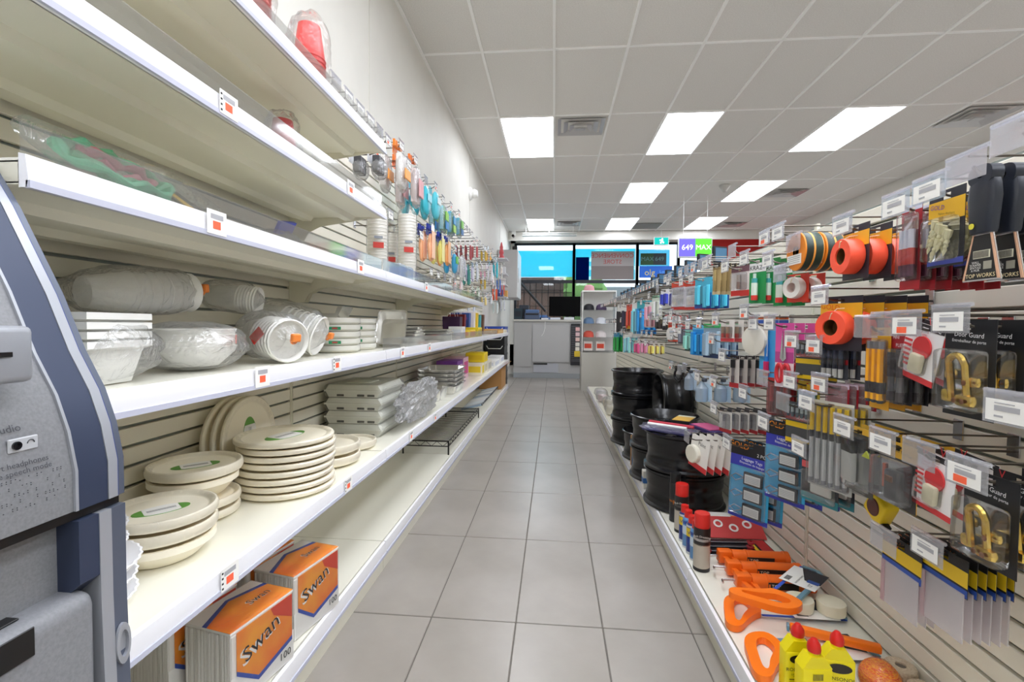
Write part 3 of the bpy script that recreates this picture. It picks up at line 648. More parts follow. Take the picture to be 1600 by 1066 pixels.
t=thing('wire_rack','black wire display shelf lying on the base deck','wire rack',(-.90,3.28,D0),(0,0,0)); blk=mat('#141414',.35,.3)
b=MB(); W,Ln=.33,1.35
for z in (.095,.06):
    for x in (-W/2,W/2): b.tube([(x,0,z),(x,Ln,z)],.004,blk)
    for y in (0,Ln): b.tube([(-W/2,y,z),(W/2,y,z)],.004,blk)
obj('rim_wire',b,t)
cw=MB(); cw.tube([(-W/2,0,.097),(W/2,0,.097)],.0026,blk,5); cm=cw.mesh('cross_wire')
for k in range(32): obj('cross_wire',cm,t,(0,.02+k*.0424,0))
b=MB(); pts=[(-W/2+W*k/8,0,.06 if k%2 else .095) for k in range(9)]; b.tube(pts,.0022,blk,5)
pts=[(W/2,Ln*k/30,.06 if k%2 else .095) for k in range(31)]; b.tube(pts,.0022,blk,5); obj('zigzag_wire',b,t)
b=MB()
for (x,y) in ((-W/2,0),(W/2,0),(-W/2,Ln),(W/2,Ln)): b.tube([(x,y,.0),(x,y,.1)],.006,blk)
obj('corner_leg',b,t)
# --- third shelf
t=gp=thing('garland_pack','green and pink glitter garland in a clear pack with a black and yellow card','garland',(-.80,.80,D3+.002),(0,.62,.0)); b=MB()
gm=[mat('#2f8f5a',.5),mat('#b04a63',.5),mat('#57b487',.5)]
for j,(R_,rr) in enumerate(((.085,.009),(.066,.008),(.10,.008))):
    pts=[(R_*.62*math.cos(2*PI*k/28),R_*math.sin(2*PI*k/28),.018+.006*math.sin(5*k+j)) for k in range(28)]; b.tube(pts,[rr*(1+.45*math.sin(k*2.1+j)) for k in range(28)],gm[j],8,closed=True)
obj('garland',b,t)
b=MB(); b.rbox(-.07,.07,.125,.185,.0,.004,black,.001); b.rbox(-.07,.07,.135,.155,.0042,.0048,mat('#e6b61e',.5),.0001); obj('header_card',b,t)
b=MB(); b.rbox(-.078,.078,-.125,.19,-.001,.034,film_m,.012); obj('clear_pack',b,t); settle(gp,D3)
t=thing('blue_pack','clear bag with a bright blue header on the third shelf','party pack',(-.95,1.57,D3+.002),(0,0,.2)); o=sit(blob(.07,.11,.045,bag_m,.25,4,21)); obj('plastic_bag',o,t); b=MB(); b.cbox((.01,.03,.115),(.012,.12,.045),mat('#2a3fd0',.35),Matrix.Rotation(.5,3,'Y')@Matrix.Rotation(.2,3,'X')); obj('blue_header',b,t)
b=MB(); b.rbox(-.04,.04,-.08,.08,.005,.05,mat('#c7d8c0',.6),.01); obj('contents',b,t)
t=thing('blue_pack','pale blue and purple wrapped pack lying near the end of the upper shelf','party pack',(-.83,1.80,D3+.002),(0,0,.1)); o=sit(blob(.05,.09,.03,bag_m,.25,4,22)); obj('plastic_bag',o,t); b=MB(); b.rbox(-.04,.04,-.075,.075,.006,.04,mat('#5a64c8',.5),.012); obj('contents',b,t)
t=thing('clear_tub','clear lidded tub with dark filling behind the guard','tub',(-.84,2.12,D3)); b=MB(); b.lathe([(.04,0),(.052,.06),(.054,.065),(0,.067)],acrylic,20); obj('tub',b,t); b=MB(); b.lathe([(.036,.002),(.046,.05),(0,.052)],mat('#3b3b44',.6),16); obj('filling',b,t)
for i,(x,y) in enumerate(((-.765,2.27),(-.765,2.39))):
    b=MB(); b.rbox(-.03,.03,-.045,.045,0,.075,clear('pale_blue_box%d'%i,'#d8eaf8',.35,.2),.006); thing('clear_box','small pale blue clear box on the third shelf, '+['nearer the white cups','touching the white cup stack'][i],'box',(x,y,D3),me=b.mesh('b'))
# tall bagged cup stacks
def cup_stack(label,x,y,n,r0=.036,r1=.047,red=True):
    t=thing('cup_stack',label,'cups',(x,y,D3),(0,0,0),'tall bagged stacks of white cups')
    c=cups(n,r0,r1,.10,.0165,mat('#efece4',.6)); obj('cups',c,t); H=.1+.0165*n
    b=MB(); b.lathe([(r1*1.12,0),(r1*1.14,H*.5),(r1*1.1,H),(r1*.7,H+.03),(r1*.3,H+.05)],film_m,16,capb=False,capt=False); obj('plastic_sleeve',b,t)
    b=MB(); R_=r1*1.16
    b.cbox((R_*.45,-R_*.92,H*.47),(.05,.002,.028),mat('#c4392f',.5),Matrix.Rotation(.45,3,'Z')); b.cbox((R_*.45,-R_*.925,H*.58),(.04,.002,.012),mat('#8a8f98',.6),Matrix.Rotation(.45,3,'Z')); obj('printed_label',b,t)
cup_stack('white bagged cup stack with red label, taller front one',-.80,2.53,17)
cup_stack('white bagged cup stack behind the upper shelf end',-.875,2.29,15)
cup_stack('third white cup stack deeper behind the tall one',-.93,2.62,12)
# --- fourth and fifth shelves: red cups
redc=mat('#e0322d',.4); pinkc=mat('#d98c86',.6)
def red_cups(label,x,y,z,n,m,sc=1):
    t=thing('cup_bag',label,'cups',(x,y,z),(0,0,.4),'bagged red party cups'); c=cups(n,.03*sc,.042*sc,.09*sc,.014,m); H=.09*sc+.014*n
    c.xform(Matrix.Translation((0,0,H))@Matrix.Rotation(PI,4,'X')); obj('cups',c,t); o=blob(.056*sc,.056*sc,H*.58,film_m,.18,4,int(x*100)); sit(o); obj('plastic_bag',o,t)
red_cups('bright red cups bagged on the top shelf',-.80,1.50,D5,8,redc,1.15)
red_cups('bagged pink-red cups at the picture edge on the top shelf',-.78,1.17,D5,7,mat('#d4706a',.5),1.1)
red_cups('pink and red cups in a pointed bag on the fourth shelf',-.85,1.43,D4,5,mat('#b9383c',.5),.95)
t=thing('cup_bag','flat bag of dark red cutlery lying on the fourth shelf','cups',(-.84,1.10,D4),(0,0,.2),'bagged red party cups'); o=sit(blob(.05,.13,.028,bag_m,.25,4,31)); obj('plastic_bag',o,t); b=MB(); b.rbox(-.03,.03,-.09,.09,.006,.035,mat('#9c4a48',.6),.01); obj('contents',b,t)
# ================================================================ HOOKS AND HANGING GOODS
_hk={}
def hook_proto(L,tag,simple=False):
    k=(round(L,2),tag,simple)
    if k in _hk: return _hk[k]
    L=k[0]; wire=dkchrome
    b=MB(); b.rbox(-.014,.014,-.0045,-.0008,-.012,.036,steel,.001); p=[('back_plate',b.mesh('back_plate'))]
    n=4 if simple else 6
    b=MB(); b.tube([(0,-.004,0),(0,-L+.03,0),(0,-L+.012,.005),(0,-L+.004,.014)],.0028,wire,n); p.append(('prong',b.mesh('prong')))
    b=MB(); b.tube([(0,-.004,.031),(0,-L-.003,.031)],.0022,wire,n); p.append(('label_arm',b.mesh('label_arm')))
    b=MB(); y=-L-.008; w=.041
    b.rbox(-w,w,y-.0012,y,-.012,.036,holder_m,.0005); b.tube([(-w,y+.002,.037),(w,y+.002,.037)],.004,holder_m,6)
    c=MB(); 
    if tag!=2:
        c.box(-w+.006,w-.012,y-.0019,y-.0013,-.008,.025,paper); c.box(-.02,.02,y-.0024,y-.002,.008,.016,grey_print); c.box(-.02,.012,y-.0024,y-.002,.019,.0205,grey_print)
        if tag==1: c.box(-.022,.004,y-.0024,y-.002,-.006,.006,orange_st)
        else: c.box(-.02,-.006,y-.0024,y-.002,-.002,.001,grey_print)
        p.append(('label_holder',b.mesh('h'),[('price_card',c.mesh('c'))]))
    else: p.append(('label_holder',b.mesh('h')))
    _hk[k]=p; return p
_used=[]; _body=[]
def hook(side,X,Y,Z,where,tag=None,simple=False):
    fx=.95 if side>0 else -1.12
    L=abs(fx-X)
    if tag is None: tag=random.choice((0,0,1,2))
    lab='chrome peg hook '+where
    _used.append((side,Y,Z))
    return place(hook_proto(L,tag,simple),'peg_hook',lab,'hook',(fx,Y,Z),(0,0,RIGHT if side>0 else LEFT),'peg hooks on the '+('right' if side>0 else 'left')+' slat wall')
ORD=['front','second','third','fourth','fifth','sixth','seventh','eighth','ninth','tenth','eleventh','twelfth']
def prod(side,box,X,n,dx,style,name,label,cat,roll=0,hk=True,where=None,tag=None,jit=.002,lim=None,yaw=None):
    x0,y0,x1,y1=box; xm=(x0+x1)/2
    wd=abs(at(x0,y0,x=X).y-at(x1,y0,x=X).y); tp=at(xm,y0,x=X); h=tp.z-at(xm,y1,x=X).z
    wd=min(wd,.72*h+.012,.125) if lim is None else lim; yaw=(.0 if tp.y<1.25 else .38) if yaw is None else yaw; p=style(wd,h); simple=tp.y>3.0
    _body.append((side,tp.y,wd,tp.z,tp.z-h))
    for i in range(n):
        l=label if n==1 else label+', '+ORD[i]+' on its peg'
        place(p,name,l,cat,(X+side*i*dx,tp.y+random.uniform(-jit,jit)*(i>0),tp.z),(0,roll,(RIGHT+yaw) if side>0 else (LEFT-yaw)),None if n==1 else label)
    if hk: hook(side,X-side*(.028+wd*.5*abs(math.sin(yaw))),tp.y,tp.z-.0115,'holding the '+' '.join((where or label).split()[:12]).rstrip(','),tag,simple)
    return tp,wd,h
def card_mb(w,h,col,bands=(),th=.0012,r=0):
    """hanging card: hole near the top, front at y=0; bands are (top, bottom, colour) fractions of the height"""
    b=MB(); m=mat(col,.45); a=min(.009,w*.3)
    b.box(-w/2,w/2,0,th,-h,-.018,m); b.box(-w/2,-a,0,th,-.018,-.006,m); b.box(a,w/2,0,th,-.018,-.006,m); b.box(-w/2,w/2,0,th,-.006,0,m)
    for (v0,v1,c) in bands:
        zt,zb,mm=-h*v0,-h*v1,mat(c,.45)
        for (x0,x1,z1,z0) in ((-w/2,w/2,0,-.006),(-w/2,-a,-.006,-.018),(a,w/2,-.006,-.018),(-w/2,w/2,-.018,-h)):
            p1,p0=min(zt,z1),max(zb,z0)
            if p1>p0+1e-5: b.box(x0,x1,-.0006,-.0001,p0,p1,mm)
    return b
def lines(b,txt):
    for (s,size,col,x,z,ang) in txt: text_into(b,s,size,mat(col,.5),T(x,-.0014,z)@Matrix.Rotation(-ang,4,'Y')@FRONT)
def blister_mb(w,d,z0,z1,m=None): b=MB(); b.rbox(-w/2,w/2,-d,-.0008,z1,z0,m or blister_m,min(.008,d*.4),2); return b
def rods_mb(n,w,z0,z1,r,segs,d=None,jx=0):
    b=MB(); d=d or r+.002
    for i in range(n):
        x=(-w/2+w*(i+.5)/n); zz=[z0+(z1-z0)*s[0] for s in segs]+[z1]
        pr=[]; ms=[]
        for k,s in enumerate(segs): pr+= [(r*s[2],zz[k]),(r*s[2],zz[k+1])]; ms+=[mat(s[1],.4),mat(s[1],.4)]
        b.lathe(pr,None,7,(x,-d,0),mats=ms[:-1])
    return b
def style(col,bands=(),blister=None,content=None,txt=(),extra=()):
    """blister=(width frac, depth, top frac, bottom frac, [material]); content(w,h)->list of (part, MB)"""
    def f(w,h):
        b=card_mb(w,h,col,bands); t=[(s,sz*w,c,x*w,-z*h,a) for (s,sz,c,x,z,a) in txt]
        p=[('card',b.mesh('card'))]
        if t: q=MB(); lines(q,t); p.append(('lettering',q.mesh('lettering',0)))
        if content:
            for nm,m in content(w,h): p.append((nm,m.mesh(nm)))
        if blister: p.append(('blister',blister_mb(w*blister[0],blister[1],-h*blister[2],-h*blister[3],blister[4] if len(blister)>4 else None).mesh('blister')))
        return p
    return f
def c_rods(n,wf,z0,z1,r,segs):
    return lambda w,h:[('rods',rods_mb(n,w*wf,-h*z0,-h*z1,r,segs))]
def c_roll(r,d,col,core='#5a3a14',cz=.58):
    def f(w,h):
        b=MB(); m=mat(col,.45); b.lathe([(r*.48,-d),(r*.97,-d),(r,-d+.003),(r,-.003),(r*.97,-.001),(r*.48,-.001),(r*.48,-d)],m,28,(0,0,-h*cz),'y',capb=False,capt=False)
        c=MB(); c.lathe([(r*.47,-d*.9),(r*.47,-.002)],mat(core,.7),24,(0,0,-h*cz),'y',capb=False,capt=True)
        k=MB(); k.tube([(0,-d-.002,-h*cz+r*.5),(.006,-d-.004,-h*cz+r*.8),(.004,-d*.5,-h*cz+r*1.12),(.012,-.003,-h*cz+r*1.15)],.0012,mat('#e8d8b0',.6),5)
        return [('tape_roll',b),('cardboard_core',c),('tie',k)]
    return f
def c_anchors(w,h):
    b=MB(); m=mat('#e6dfb4',.5); rnd=random.Random(3)
    for i in range(14):
        x=-.26*w+.055*w*(i%10)*.95; z=-h*(.52+.022*i) if i<10 else -h*(.6+.06*(i-10)); q=MB(); q.lathe([(.0006,-.024),(.003,-.015),(.0018,-.011),(.0036,-.007),(.0022,-.003),(.0042,.001),(.0024,.006),(.0046,.010),(.0055,.022),(.0035,.022)],m,8)
        b.join(q,T(x,-.007-.005*(i%2),z,Matrix.Rotation(rnd.uniform(.1,.7),4,'Y')))
    return [('anchors',b)]
def c_guard(w,h):
    b=MB(); c=-h*.62; R=w*.15
    up=[(-R*.9,-.014,c-h*.20),(-R*.9,-.02,c+h*.16)]+[(R*.15-R*1.05*math.cos(PI*k/8),-.022,c+h*.16+R*1.1*math.sin(PI*k/8)) for k in range(1,8)]+[(R*1.2,-.02,c+h*.16),(R*1.2,-.014,c-h*.20)]
    b.tube(up,.006,brass,8)
    p=MB(); p.rbox(w*.02,w*.36,-.016,-.003,c-h*.06,c+h*.05,brass,.008,2); p.rbox(-w*.36,-w*.12,-.012,-.003,c+.0,c+h*.10,brass,.006,2)
    q=MB(); q.rbox(-w*.02,w*.34,-.024,-.003,c-h*.26,c-h*.13,brass,.008,2); q.rbox(-w*.36,-w*.14,-.018,-.003,c-h*.24,c-h*.10,brass,.006,2)
    sc=MB()
    for (x,z) in ((.25,-.01),(.22,-.2),(.06,-.2)): sc.lathe([(.005,-.0275),(.003,-.029)],mat('#7a4a28',.5),8,(w*x,0,c+h*z),'y')
    return [('swing_bar',b),('hinge_plate',p),('catch_plate',q),('screw',sc)]
def c_disc(col,r,cz,d=.012):
    def f(w,h): b=MB(); R_=min(r*w,.34*h); b.lathe([(R_*.9,-d),(R_,-d*.8),(R_,-.001)],mat(col,.6),28,(-.12*w,0,-h*cz),'y'); return [('disc',b)]
    return f
def c_tags(w,h):
    out=[]
    for k in range(3):
        z=-h*(.37+.205*k); b=MB(); b.rbox(-w*.12,w*.36,-.010,-.001,z-h*.17,z,mat('#20242c',.4),.005,2); out.append(('luggage_tag',b))
        b=MB(); b.rbox(-w*.075,w*.315,-.0115,-.0102,z-h*.145,z-h*.03,mat('#dfe0dd',.5),.0005)
        for i in range(4): b.box(-w*.05,w*.29,-.0121,-.0116,z-h*(.06+.02*i),z-h*(.055+.02*i),grey_print)
        out.append(('name_card',b))
        b=MB(); b.tube([(-w*.12,-.006,z-h*.08),(-w*.3,-.012,z-h*.05),(-w*.42,-.010,z-h*.1),(-w*.3,-.012,z-h*.14),(-w*.12,-.006,z-h*.09)],.003,clear('tag_strap_plastic','#a9d8ea',.25,.3) if k==0 else bpy.data.materials['tag_strap_plastic'],6); out.append(('strap',b))
    return out
def c_scissors(col):
    def f(w,h):
        b=MB(); 
        for s_ in (-1,1): b.prism([(s_*.004,-h*.12),(s_*.012,-h*.55),(0,-h*.6)],-.006,-.003,'y',steel)
        c=MB()
        for s_ in (-1,1): c.tube([(s_*w*.18+w*.16*math.cos(2*PI*k/14),-.006,-h*.78+h*.14*math.sin(2*PI*k/14)) for k in range(14)],.006,mat(col,.4),7,closed=True)
        return [('blades',b),('handles',c)]
    return f
def c_tape_measure(w,h): return []

# ---------------- near bays, right slat wall: (box in the photo, front plane) -> real position and size
XF=.735
tape=style('#2c2a33',[(.13,.40,'#e9b424')],None,c_roll(.043,.036,'#ff5a3c'),[('GOLD',.17,'#d96a1a',-.25,.20,-.12)])
prod(1,(1318,352,1358,436),XF,4,.05,tape,'flagging_tape','orange flagging tape roll on black and yellow card, upper peg','tape')
prod(1,(1292,463,1337,548),XF,4,.05,tape,'flagging_tape','orange flagging tape roll on dark card, lower peg','tape')
anch=style('#2a2a30',[(.13,.40,'#eab521'),(.90,.97,'#4a55b0')],(.9,.022,.36,.93),c_anchors,[('GOLD',.15,'#7a3fa0',-.24,.21,-.15),('Nylon Anchors',.075,'#6b5a1a',.02,.31,-.12)])
prod(1,(1452,296,1508,416),XF,3,.05,anch,'wall_anchor_pack','cream plastic wall anchors on yellow and black card','hardware')
redcl=style('#7c1f25',[(0,.07,'#d9dbe8'),(.07,.20,'#b0222a'),(.90,1,'#b3202a')],(.92,.016,.10,.9),c_rods(3,.7,.3,.85,.006,[(0,'#d8d8e4',1),(.4,'#c23a34',1.15),(.75,'#5a1c3a',1)]),[('SUPER TOOL',.11,'#f3e9e9',0,.155,0)])
prod(1,(1410,320,1441,452),XF,6,.03,redcl,'driver_bit_pack','clear clamshell on red card with slim drivers, top row','tools')
def scraper(w,h):
    hl=h*.58; b=MB(); hw=w*.36
    pr=[(-hw*.72,-hl),(-hw,-.03),(-hw*.75,-.008),(-hw*.3,.002),(hw*.3,.002),(hw*.75,-.008),(hw,-.03),(hw*.72,-hl)]
    b=MB(); m=mat('#262a34',.32); n=16; vs=[]; lv=[(-.022,.84,.0095),(-.03,.92,.0105),(-.05,1.0,.0115),(-hl*.6,.92,.0115),(-hl*.95,.78,.0105),(-hl,.74,.009)]
    for (z,f,d) in lv:
        for k in range(n):
            ca,sa=math.cos(2*PI*k/n),math.sin(2*PI*k/n); vs.append((math.copysign(abs(ca)**.5,ca)*hw*f,math.copysign(abs(sa)**.6,sa)*d,z))
    b.add(vs,[(i*n+k,i*n+(k+1)%n,(i+1)*n+(k+1)%n,(i+1)*n+k) for i in range(len(lv)-1) for k in range(n)]+[tuple(range(n)),tuple(range((len(lv)-1)*n,len(lv)*n))[::-1]],m)
    oo=[]; ii=[]
    for k in range(20):
        a=2*PI*k/20; ca,sa=math.cos(a),math.sin(a); oo.append((math.copysign(abs(ca)**.7,ca)*hw*.86,-.0125+math.copysign(abs(sa)**.8,sa)*.0175)); ii.append((.0062*ca,-.0115+.0062*sa))
    vs=[(x,y,z) for y in (-.0095,.0095) for (x,z) in oo]+[(x,y,z) for y in (-.0095,.0095) for (x,z) in ii]; n=20; fs=[]
    for i in range(n):
        j=(i+1)%n; fs+=[(i,j,n+j,n+i),(2*n+j,2*n+i,3*n+i,3*n+j),(i,2*n+i,2*n+j,j),(n+i,n+j,3*n+j,3*n+i)]
    b.add(vs,fs,m)
    p=[('handle',b.mesh('handle'))]
    b=MB(); b.lathe([(.005,-.0115),(.005,-.0125)],mat('#d8cf3a',.5),12,(-hw*.35,0,-hl*.88),'y'); p.append(('rivet',b.mesh('rivet')))
    b=MB(); b.prism([(-hw*.7,-hl),(hw*.7,-hl),(hw*1.35,-h),(-hw*1.35,-h)],-.001,.001,'y',steel); p.append(('blade',b.mesh('blade')))
    b=MB(); b.prism([(-hw*.6,-hl*1.02),(hw*.6,-hl*1.02),(hw*1.22,-h*.985),(-hw*1.22,-h*.985)],-.0022,-.0012,'y',mat('#1c1b1c',.4))
    b.prism([(-hw*.66,-hl*1.01),(-hw*.56,-hl*1.01),(-hw*1.15,-h*.99),(-hw*1.3,-h*.99)],-.0026,-.0012,'y',mat('#d7a98a',.4)); b.prism([(hw*.56,-hl*1.01),(hw*.66,-hl*1.01),(hw*1.3,-h*.99),(hw*1.15,-h*.99)],-.0026,-.0012,'y',mat('#d7a98a',.4))
    b.box(-hw*.55,hw*.62,-.0030,-.0022,-h*.80,-h*.73,mat('#d9d6c0',.5))
    for k in range(12): b.box(-hw*.5+k*hw*.09,-hw*.46+k*hw*.09,-.0034,-.003,-h*.795,-h*.735,ink)
    b.box(hw*.2,hw*.75,-.003,-.0022,-h*.90,-h*.83,mat('#9a9788',.5))
    lw2=mat('#e8e6e0',.5)
    for i,s in enumerate(('WALL','SCRAPER','SPATULE','A MUR')): text_into(b,s,hw*.2,lw2,T(-hw*.35,-.0032,-h*(.835+.024*i))@FRONT)
    text_into(b,'TOP WORKS',hw*.36,mat('#f0dfae',.5),T(0,-.0032,-h*.955)@FRONT); p.append(('printed_sleeve',b.mesh('sleeve',0)))
    return p
prod(1,(1510,262,1572,438),.725,5,.034,scraper,'wall_scraper','black handled wall scraper with printed blade sleeve','scraper')
cut=style('#e8a820',[(.0,.12,'#f0b41e')],(.96,.016,.14,.92),c_rods(3,.9,.17,.92,.0075,[(0,'#8d8b90',.9),(.12,'#f2a616',1.1),(.66,'#2c2a30',1.1),(.84,'#efab1c',1.05),(.95,'#3a4a58',.8)]),[('GOLD',.28,'#c8501a',-.1,.06,0)])
prod(1,(1362,512,1392,640),XF,3,.034,cut,'utility_knife_pack','pack of yellow snap-blade knives, middle row','knife')
blk_t=style('#1d1c20',[(.06,.30,'#a8222a')],(.9,.02,.3,1.0),c_rods(2,.8,.35,.97,.008,[(0,'#3a3236',1),(.5,'#6a6668',.8),(.8,'#3a2f33',1)]),[('PLIER KIT',.16,'#efe6e6',.1,.26,0),('MINI',.14,'#efe6e6',-.22,.16,0)])
prod(1,(1392,508,1428,632),XF+.005,6,.033,blk_t,'tool_pack','black and red tool blister with dark shafts, middle row','tools')
vcard=style('#f3f1f0',[(0,.10,'#2a2629'),(.90,1,'#d93a3e')],(.62,.02,.42,.86),lambda w,h:[('plastic_wedge',MB().rbox(-w*.1,w*.22,-.015,-.002,-h*.84,-h*.5,mat('#ded6b8',.5),.006,2)),('red_burst',MB().lathe([(w*.24,-.0045),(w*.24,-.001)],mat('#d8373a',.5),24,(w*.05,0,-h*.40),'y')),('red_stripes',stripes(w,h))],[('V',.30,'#e04448',-.28,.05,0),('8PC',.13,'#f4f2f2',.32,.05,0),('Sample Text' if 0 else 'Door Stop',.10,'#d97a7c',-.12,.18,0),('Arret de porte',.085,'#d97a7c',-.08,.24,0),('8 PIECES',.075,'#fbf3f3',.05,.38,0)])
def stripes(w,h):
    b=MB()
    for k in range(6): b.box(-w*.48,-w*.27,-.0012,-.0002,-h*(.36+.085*k),-h*(.32+.085*k),mat('#d93a3e',.5))
    return b
prod(1,(1418,507,1478,600),.73,2,.03,vcard,'door_stop_card','white and red door stop card hanging aslant, middle row','hardware',roll=.24)
prod(1,(1430,712,1498,806),.725,3,.034,vcard,'door_stop_card','white and red door stop card, lower row','hardware',roll=.10)
dg=style('#17181b',[],(.86,.03,.30,.93),c_guard,[('Door Guard',.115,'#f2f2f2',.0,.155,-.06),('Entrebailleur de porte',.075,'#f2f2f2',0,.22,-.06),('V',.2,'#d8363a',-.32,.05,0)])
prod(1,(1476,500,1556,654),.725,5,.042,dg,'door_guard','brass door guard in blister on black card, upper of two','door guard')
prod(1,(1505,742,1592,888),.72,4,.045,dg,'door_guard','brass door guard in blister on black card, lower of two','door guard')
hand8=style('#e9b63a',[(.25,1,'#3c3935')],(.9,.03,.26,.93,clear('grey_clamshell','#eceef0',.10,.2)),lambda w,h:[('tool_body',MB().rbox(-w*.1,w*.26,-.022,-.002,-h*.9,-h*.42,mat('#2c2b2e',.4),.006,2)),('copper_jaw',MB().rbox(-.0*w,w*.2,-.026,-.0225,-h*.6,-h*.5,mat('#8a5a3c',.4,.6),.003)),('red_mark',MB().box(-w*.36,-w*.28,-.0045,-.002,-h*.78,-h*.4,mat('#c8572f',.5)))],[('8PC',.16,'#3a2c10',-.28,.11,-.12),('Hand Tool Set',.085,'#3a2c10',.12,.14,-.12)])
prod(1,(1372,692,1436,792),.725,3,.042,hand8,'tool_set','eight piece tool set in grey clamshell on yellow card','tools')
blkst=style('#4b4a46',[(0,.10,'#e9b63a')],(.9,.02,.12,.95),lambda w,h:[('sharpener',MB().rbox(-w*.42,-w*.02,-.018,-.002,-h*.86,-h*.2,mat('#c9c9c4',.4),.005,2)),('black_cap',MB().rbox(-w*.43,-w*.01,-.019,-.0015,-h*.42,-h*.19,black,.005,2)),('warning_mark',MB().prism([(w*.1,-h*.42),(w*.25,-h*.32),(w*.4,-h*.42)],-.0016,-.0002,'y',mat('#c3cc3a',.5)))],[])
prod(1,(1322,668,1366,772),.73,3,.034,blkst,'sharpener_pack','sharpener stick pack with black cap on grey card','tools')
rodp=style('#b8b8b6',[(0,.03,'#e8e6da')],(.96,.016,.03,.97),c_rods(6,.94,.06,.95,.0055,[(0,'#efc81f',1),(.33,'#3a3a40',1.1),(.42,'#c9c9c8',1),(.95,'#8a8a8e',1)]),[])
prod(1,(1268,628,1330,768),.735,2,.04,rodp,'precision_set','row of yellow and grey precision drivers in clear pack','tools')
bitc=style('#47484a',[(.30,.42,'#b5242c'),(.46,.58,'#ecc41f'),(.86,.96,'#ecc41f')],(.94,.014,.03,.42),c_rods(6,.9,.06,.34,.0045,[(0,'#8b999c',1),(.2,'#c5d0cf',.9),(.6,'#56646c',1)]),[('SCREWDRIVER',.10,'#f0dede',.2,.36,0)])
prod(1,(1234,630,1270,698),.735,2,.03,bitc,'screwdriver_set','mini screwdriver set on red and yellow banded card, lower row','tools')
prod(1,(1246,532,1288,596),.735,2,.03,bitc,'screwdriver_set','mini screwdriver set on red and yellow banded card, middle row','tools')
prod(1,(1287,540,1322,592),.745,2,.03,style('#43454c',[(.42,.56,'#a8222a')],(.92,.014,.05,.6),c_rods(4,.85,.08,.95,.006,[(0,'#3e4a68',1),(.35,'#2a2c3a',1.1),(.7,'#bdbdb8',1)]),[]),'screwdriver_set','dark blue handled screwdriver pack beside the banded card','tools')
prod(1,(1280,600,1340,640),.75,4,.022,style('#b3202d',[(0,.18,'#d9c8d6')],(.96,.012,.05,.95,clear('pink_film','#f3cfd6',.2,.2)),None,[('WRENCH',.14,'#f6e6e6',.1,.5,0)]),'blade_pack','small red packet in clear pink film','tools')
prod(1,(1250,596,1278,640),.745,1,.03,style('#d9c14a',[],(.9,.014,.1,.95),c_rods(4,.85,.1,.9,.006,[(0,'#e5b91c',1),(.3,'#78b7c8',1),(.8,'#6a7a9a',1)]),[]),'marker_pack','pack of yellow capped markers between red packets','marker')
lug=style('#35a8d8',[(0,.18,'#1d1b1f'),(.18,.32,'#3238a8'),(.94,1,'#3238a8')],(.92,.016,.31,.95),c_tags,[('GOLD',.19,'#e88a1c',-.3,.055,-.10),('2 PCS',.11,'#f0eee6',.3,.14,-.08),('Luggage Tags',.10,'#f2f4fb',.05,.225,-.07),('Etiquettes de bagage',.075,'#f2f4fb',.05,.275,-.07)])
prod(1,(1143,693,1204,818),.705,2,.05,lug,'luggage_tag_card','blue luggage tag card with three black tags, nearest the aisle','luggage tag',roll=.03,lim=.145,yaw=.68)
prod(1,(1206,660,1250,788),.73,3,.05,lug,'luggage_tag_card','blue luggage tag card behind, higher on the slats','luggage tag',lim=.135,yaw=.5)
prod(1,(1264,700,1300,790),.75,2,.04,style('#2c3038',[(.3,.42,'#d9565a'),(.86,1,'#2b7f8c')],(.9,.014,.44,.94),lambda w,h:[('tag_window',MB().rbox(-w*.2,w*.36,-.01,-.002,-h*.82,-h*.55,mat('#d9d9d4',.5),.003))],[]),'luggage_tag_card','dark tag card with red band below the precision drivers','luggage tag')
pkey=style('#efece6',[(.84,1,'#cc2f33')],None,lambda w,h:[('cream_roll',MB().lathe([(w*.30,-.022),(w*.34,-.018),(w*.34,-.001)],mat('#e6e2d2',.6),20,(-w*.22,0,-h*.58),'y'))],[('Paint',.2,'#55504f',.1,.2,0)])
prod(1,(1080,684,1112,738),.655,4,.032,pkey,'tape_card','white card with cream roll beside the black rims','tape',roll=.18)
rcard=style('#d9d5cf',[(0,.12,'#3c3a3c'),(.86,1,'#b3262c')],(.9,.014,.2,.84),c_rods(1,.5,.25,.8,.006,[(0,'#7d7a80',1),(.5,'#a39ea0',1.2)]),[])
prod(1,(1122,638,1146,676),.71,6,.034,rcard,'fuse_card','small clear card with red foot in a long row','hardware',lim=.07)
knf=style('#c9c1bb',[(0,.1,'#2c2628'),(.85,1,'#b0222a')],None,lambda w,h:[('black_shaft',rods_mb(1,w*.4,-h*.12,-h*.84,.006,[(0,'#17171a',1.5),(.35,'#6f6a6b',.8),(.7,'#54494b',1)]))],[])
prod(1,(1134,556,1162,606),.71,7,.03,knf,'tool_card','black handled awl card with red foot in a dense row','tools',lim=.05)
prod(1,(1200,592,1240,652),.74,3,.034,style('#8d1d22',[(.0,.25,'#b8332c')],(.9,.014,.1,.95,clear('red_film','#e8b0ac',.1,.2)),c_rods(3,.8,.2,.9,.006,[(0,'#c43a3a',1),(.6,'#7a2024',1)]),[('SUPER',.2,'#f0c43a',0,.15,.1)]),'tool_card','deep red tool packet under the scissors','tools')
prod(1,(1208,505,1246,606),.73,3,.03,style('#f0e6ee',[(.0,.45,'#e85aa8'),(.45,.62,'#b8448a')],None,c_scissors('#d8323c'),[]),'scissors','magenta patterned scissors with red handles','scissors',lim=0.07)
prod(1,(1194,505,1210,592),.735,1,.03,style('#4aa6e0',[(.0,.08,'#2a6fb0')],None,c_rods(1,.4,.3,.95,.007,[(0,'#2a7fd0',1),(.6,'#c2255c',1.3)]),[]),'scissors','blue carded craft knife left of the magenta scissors','knife')
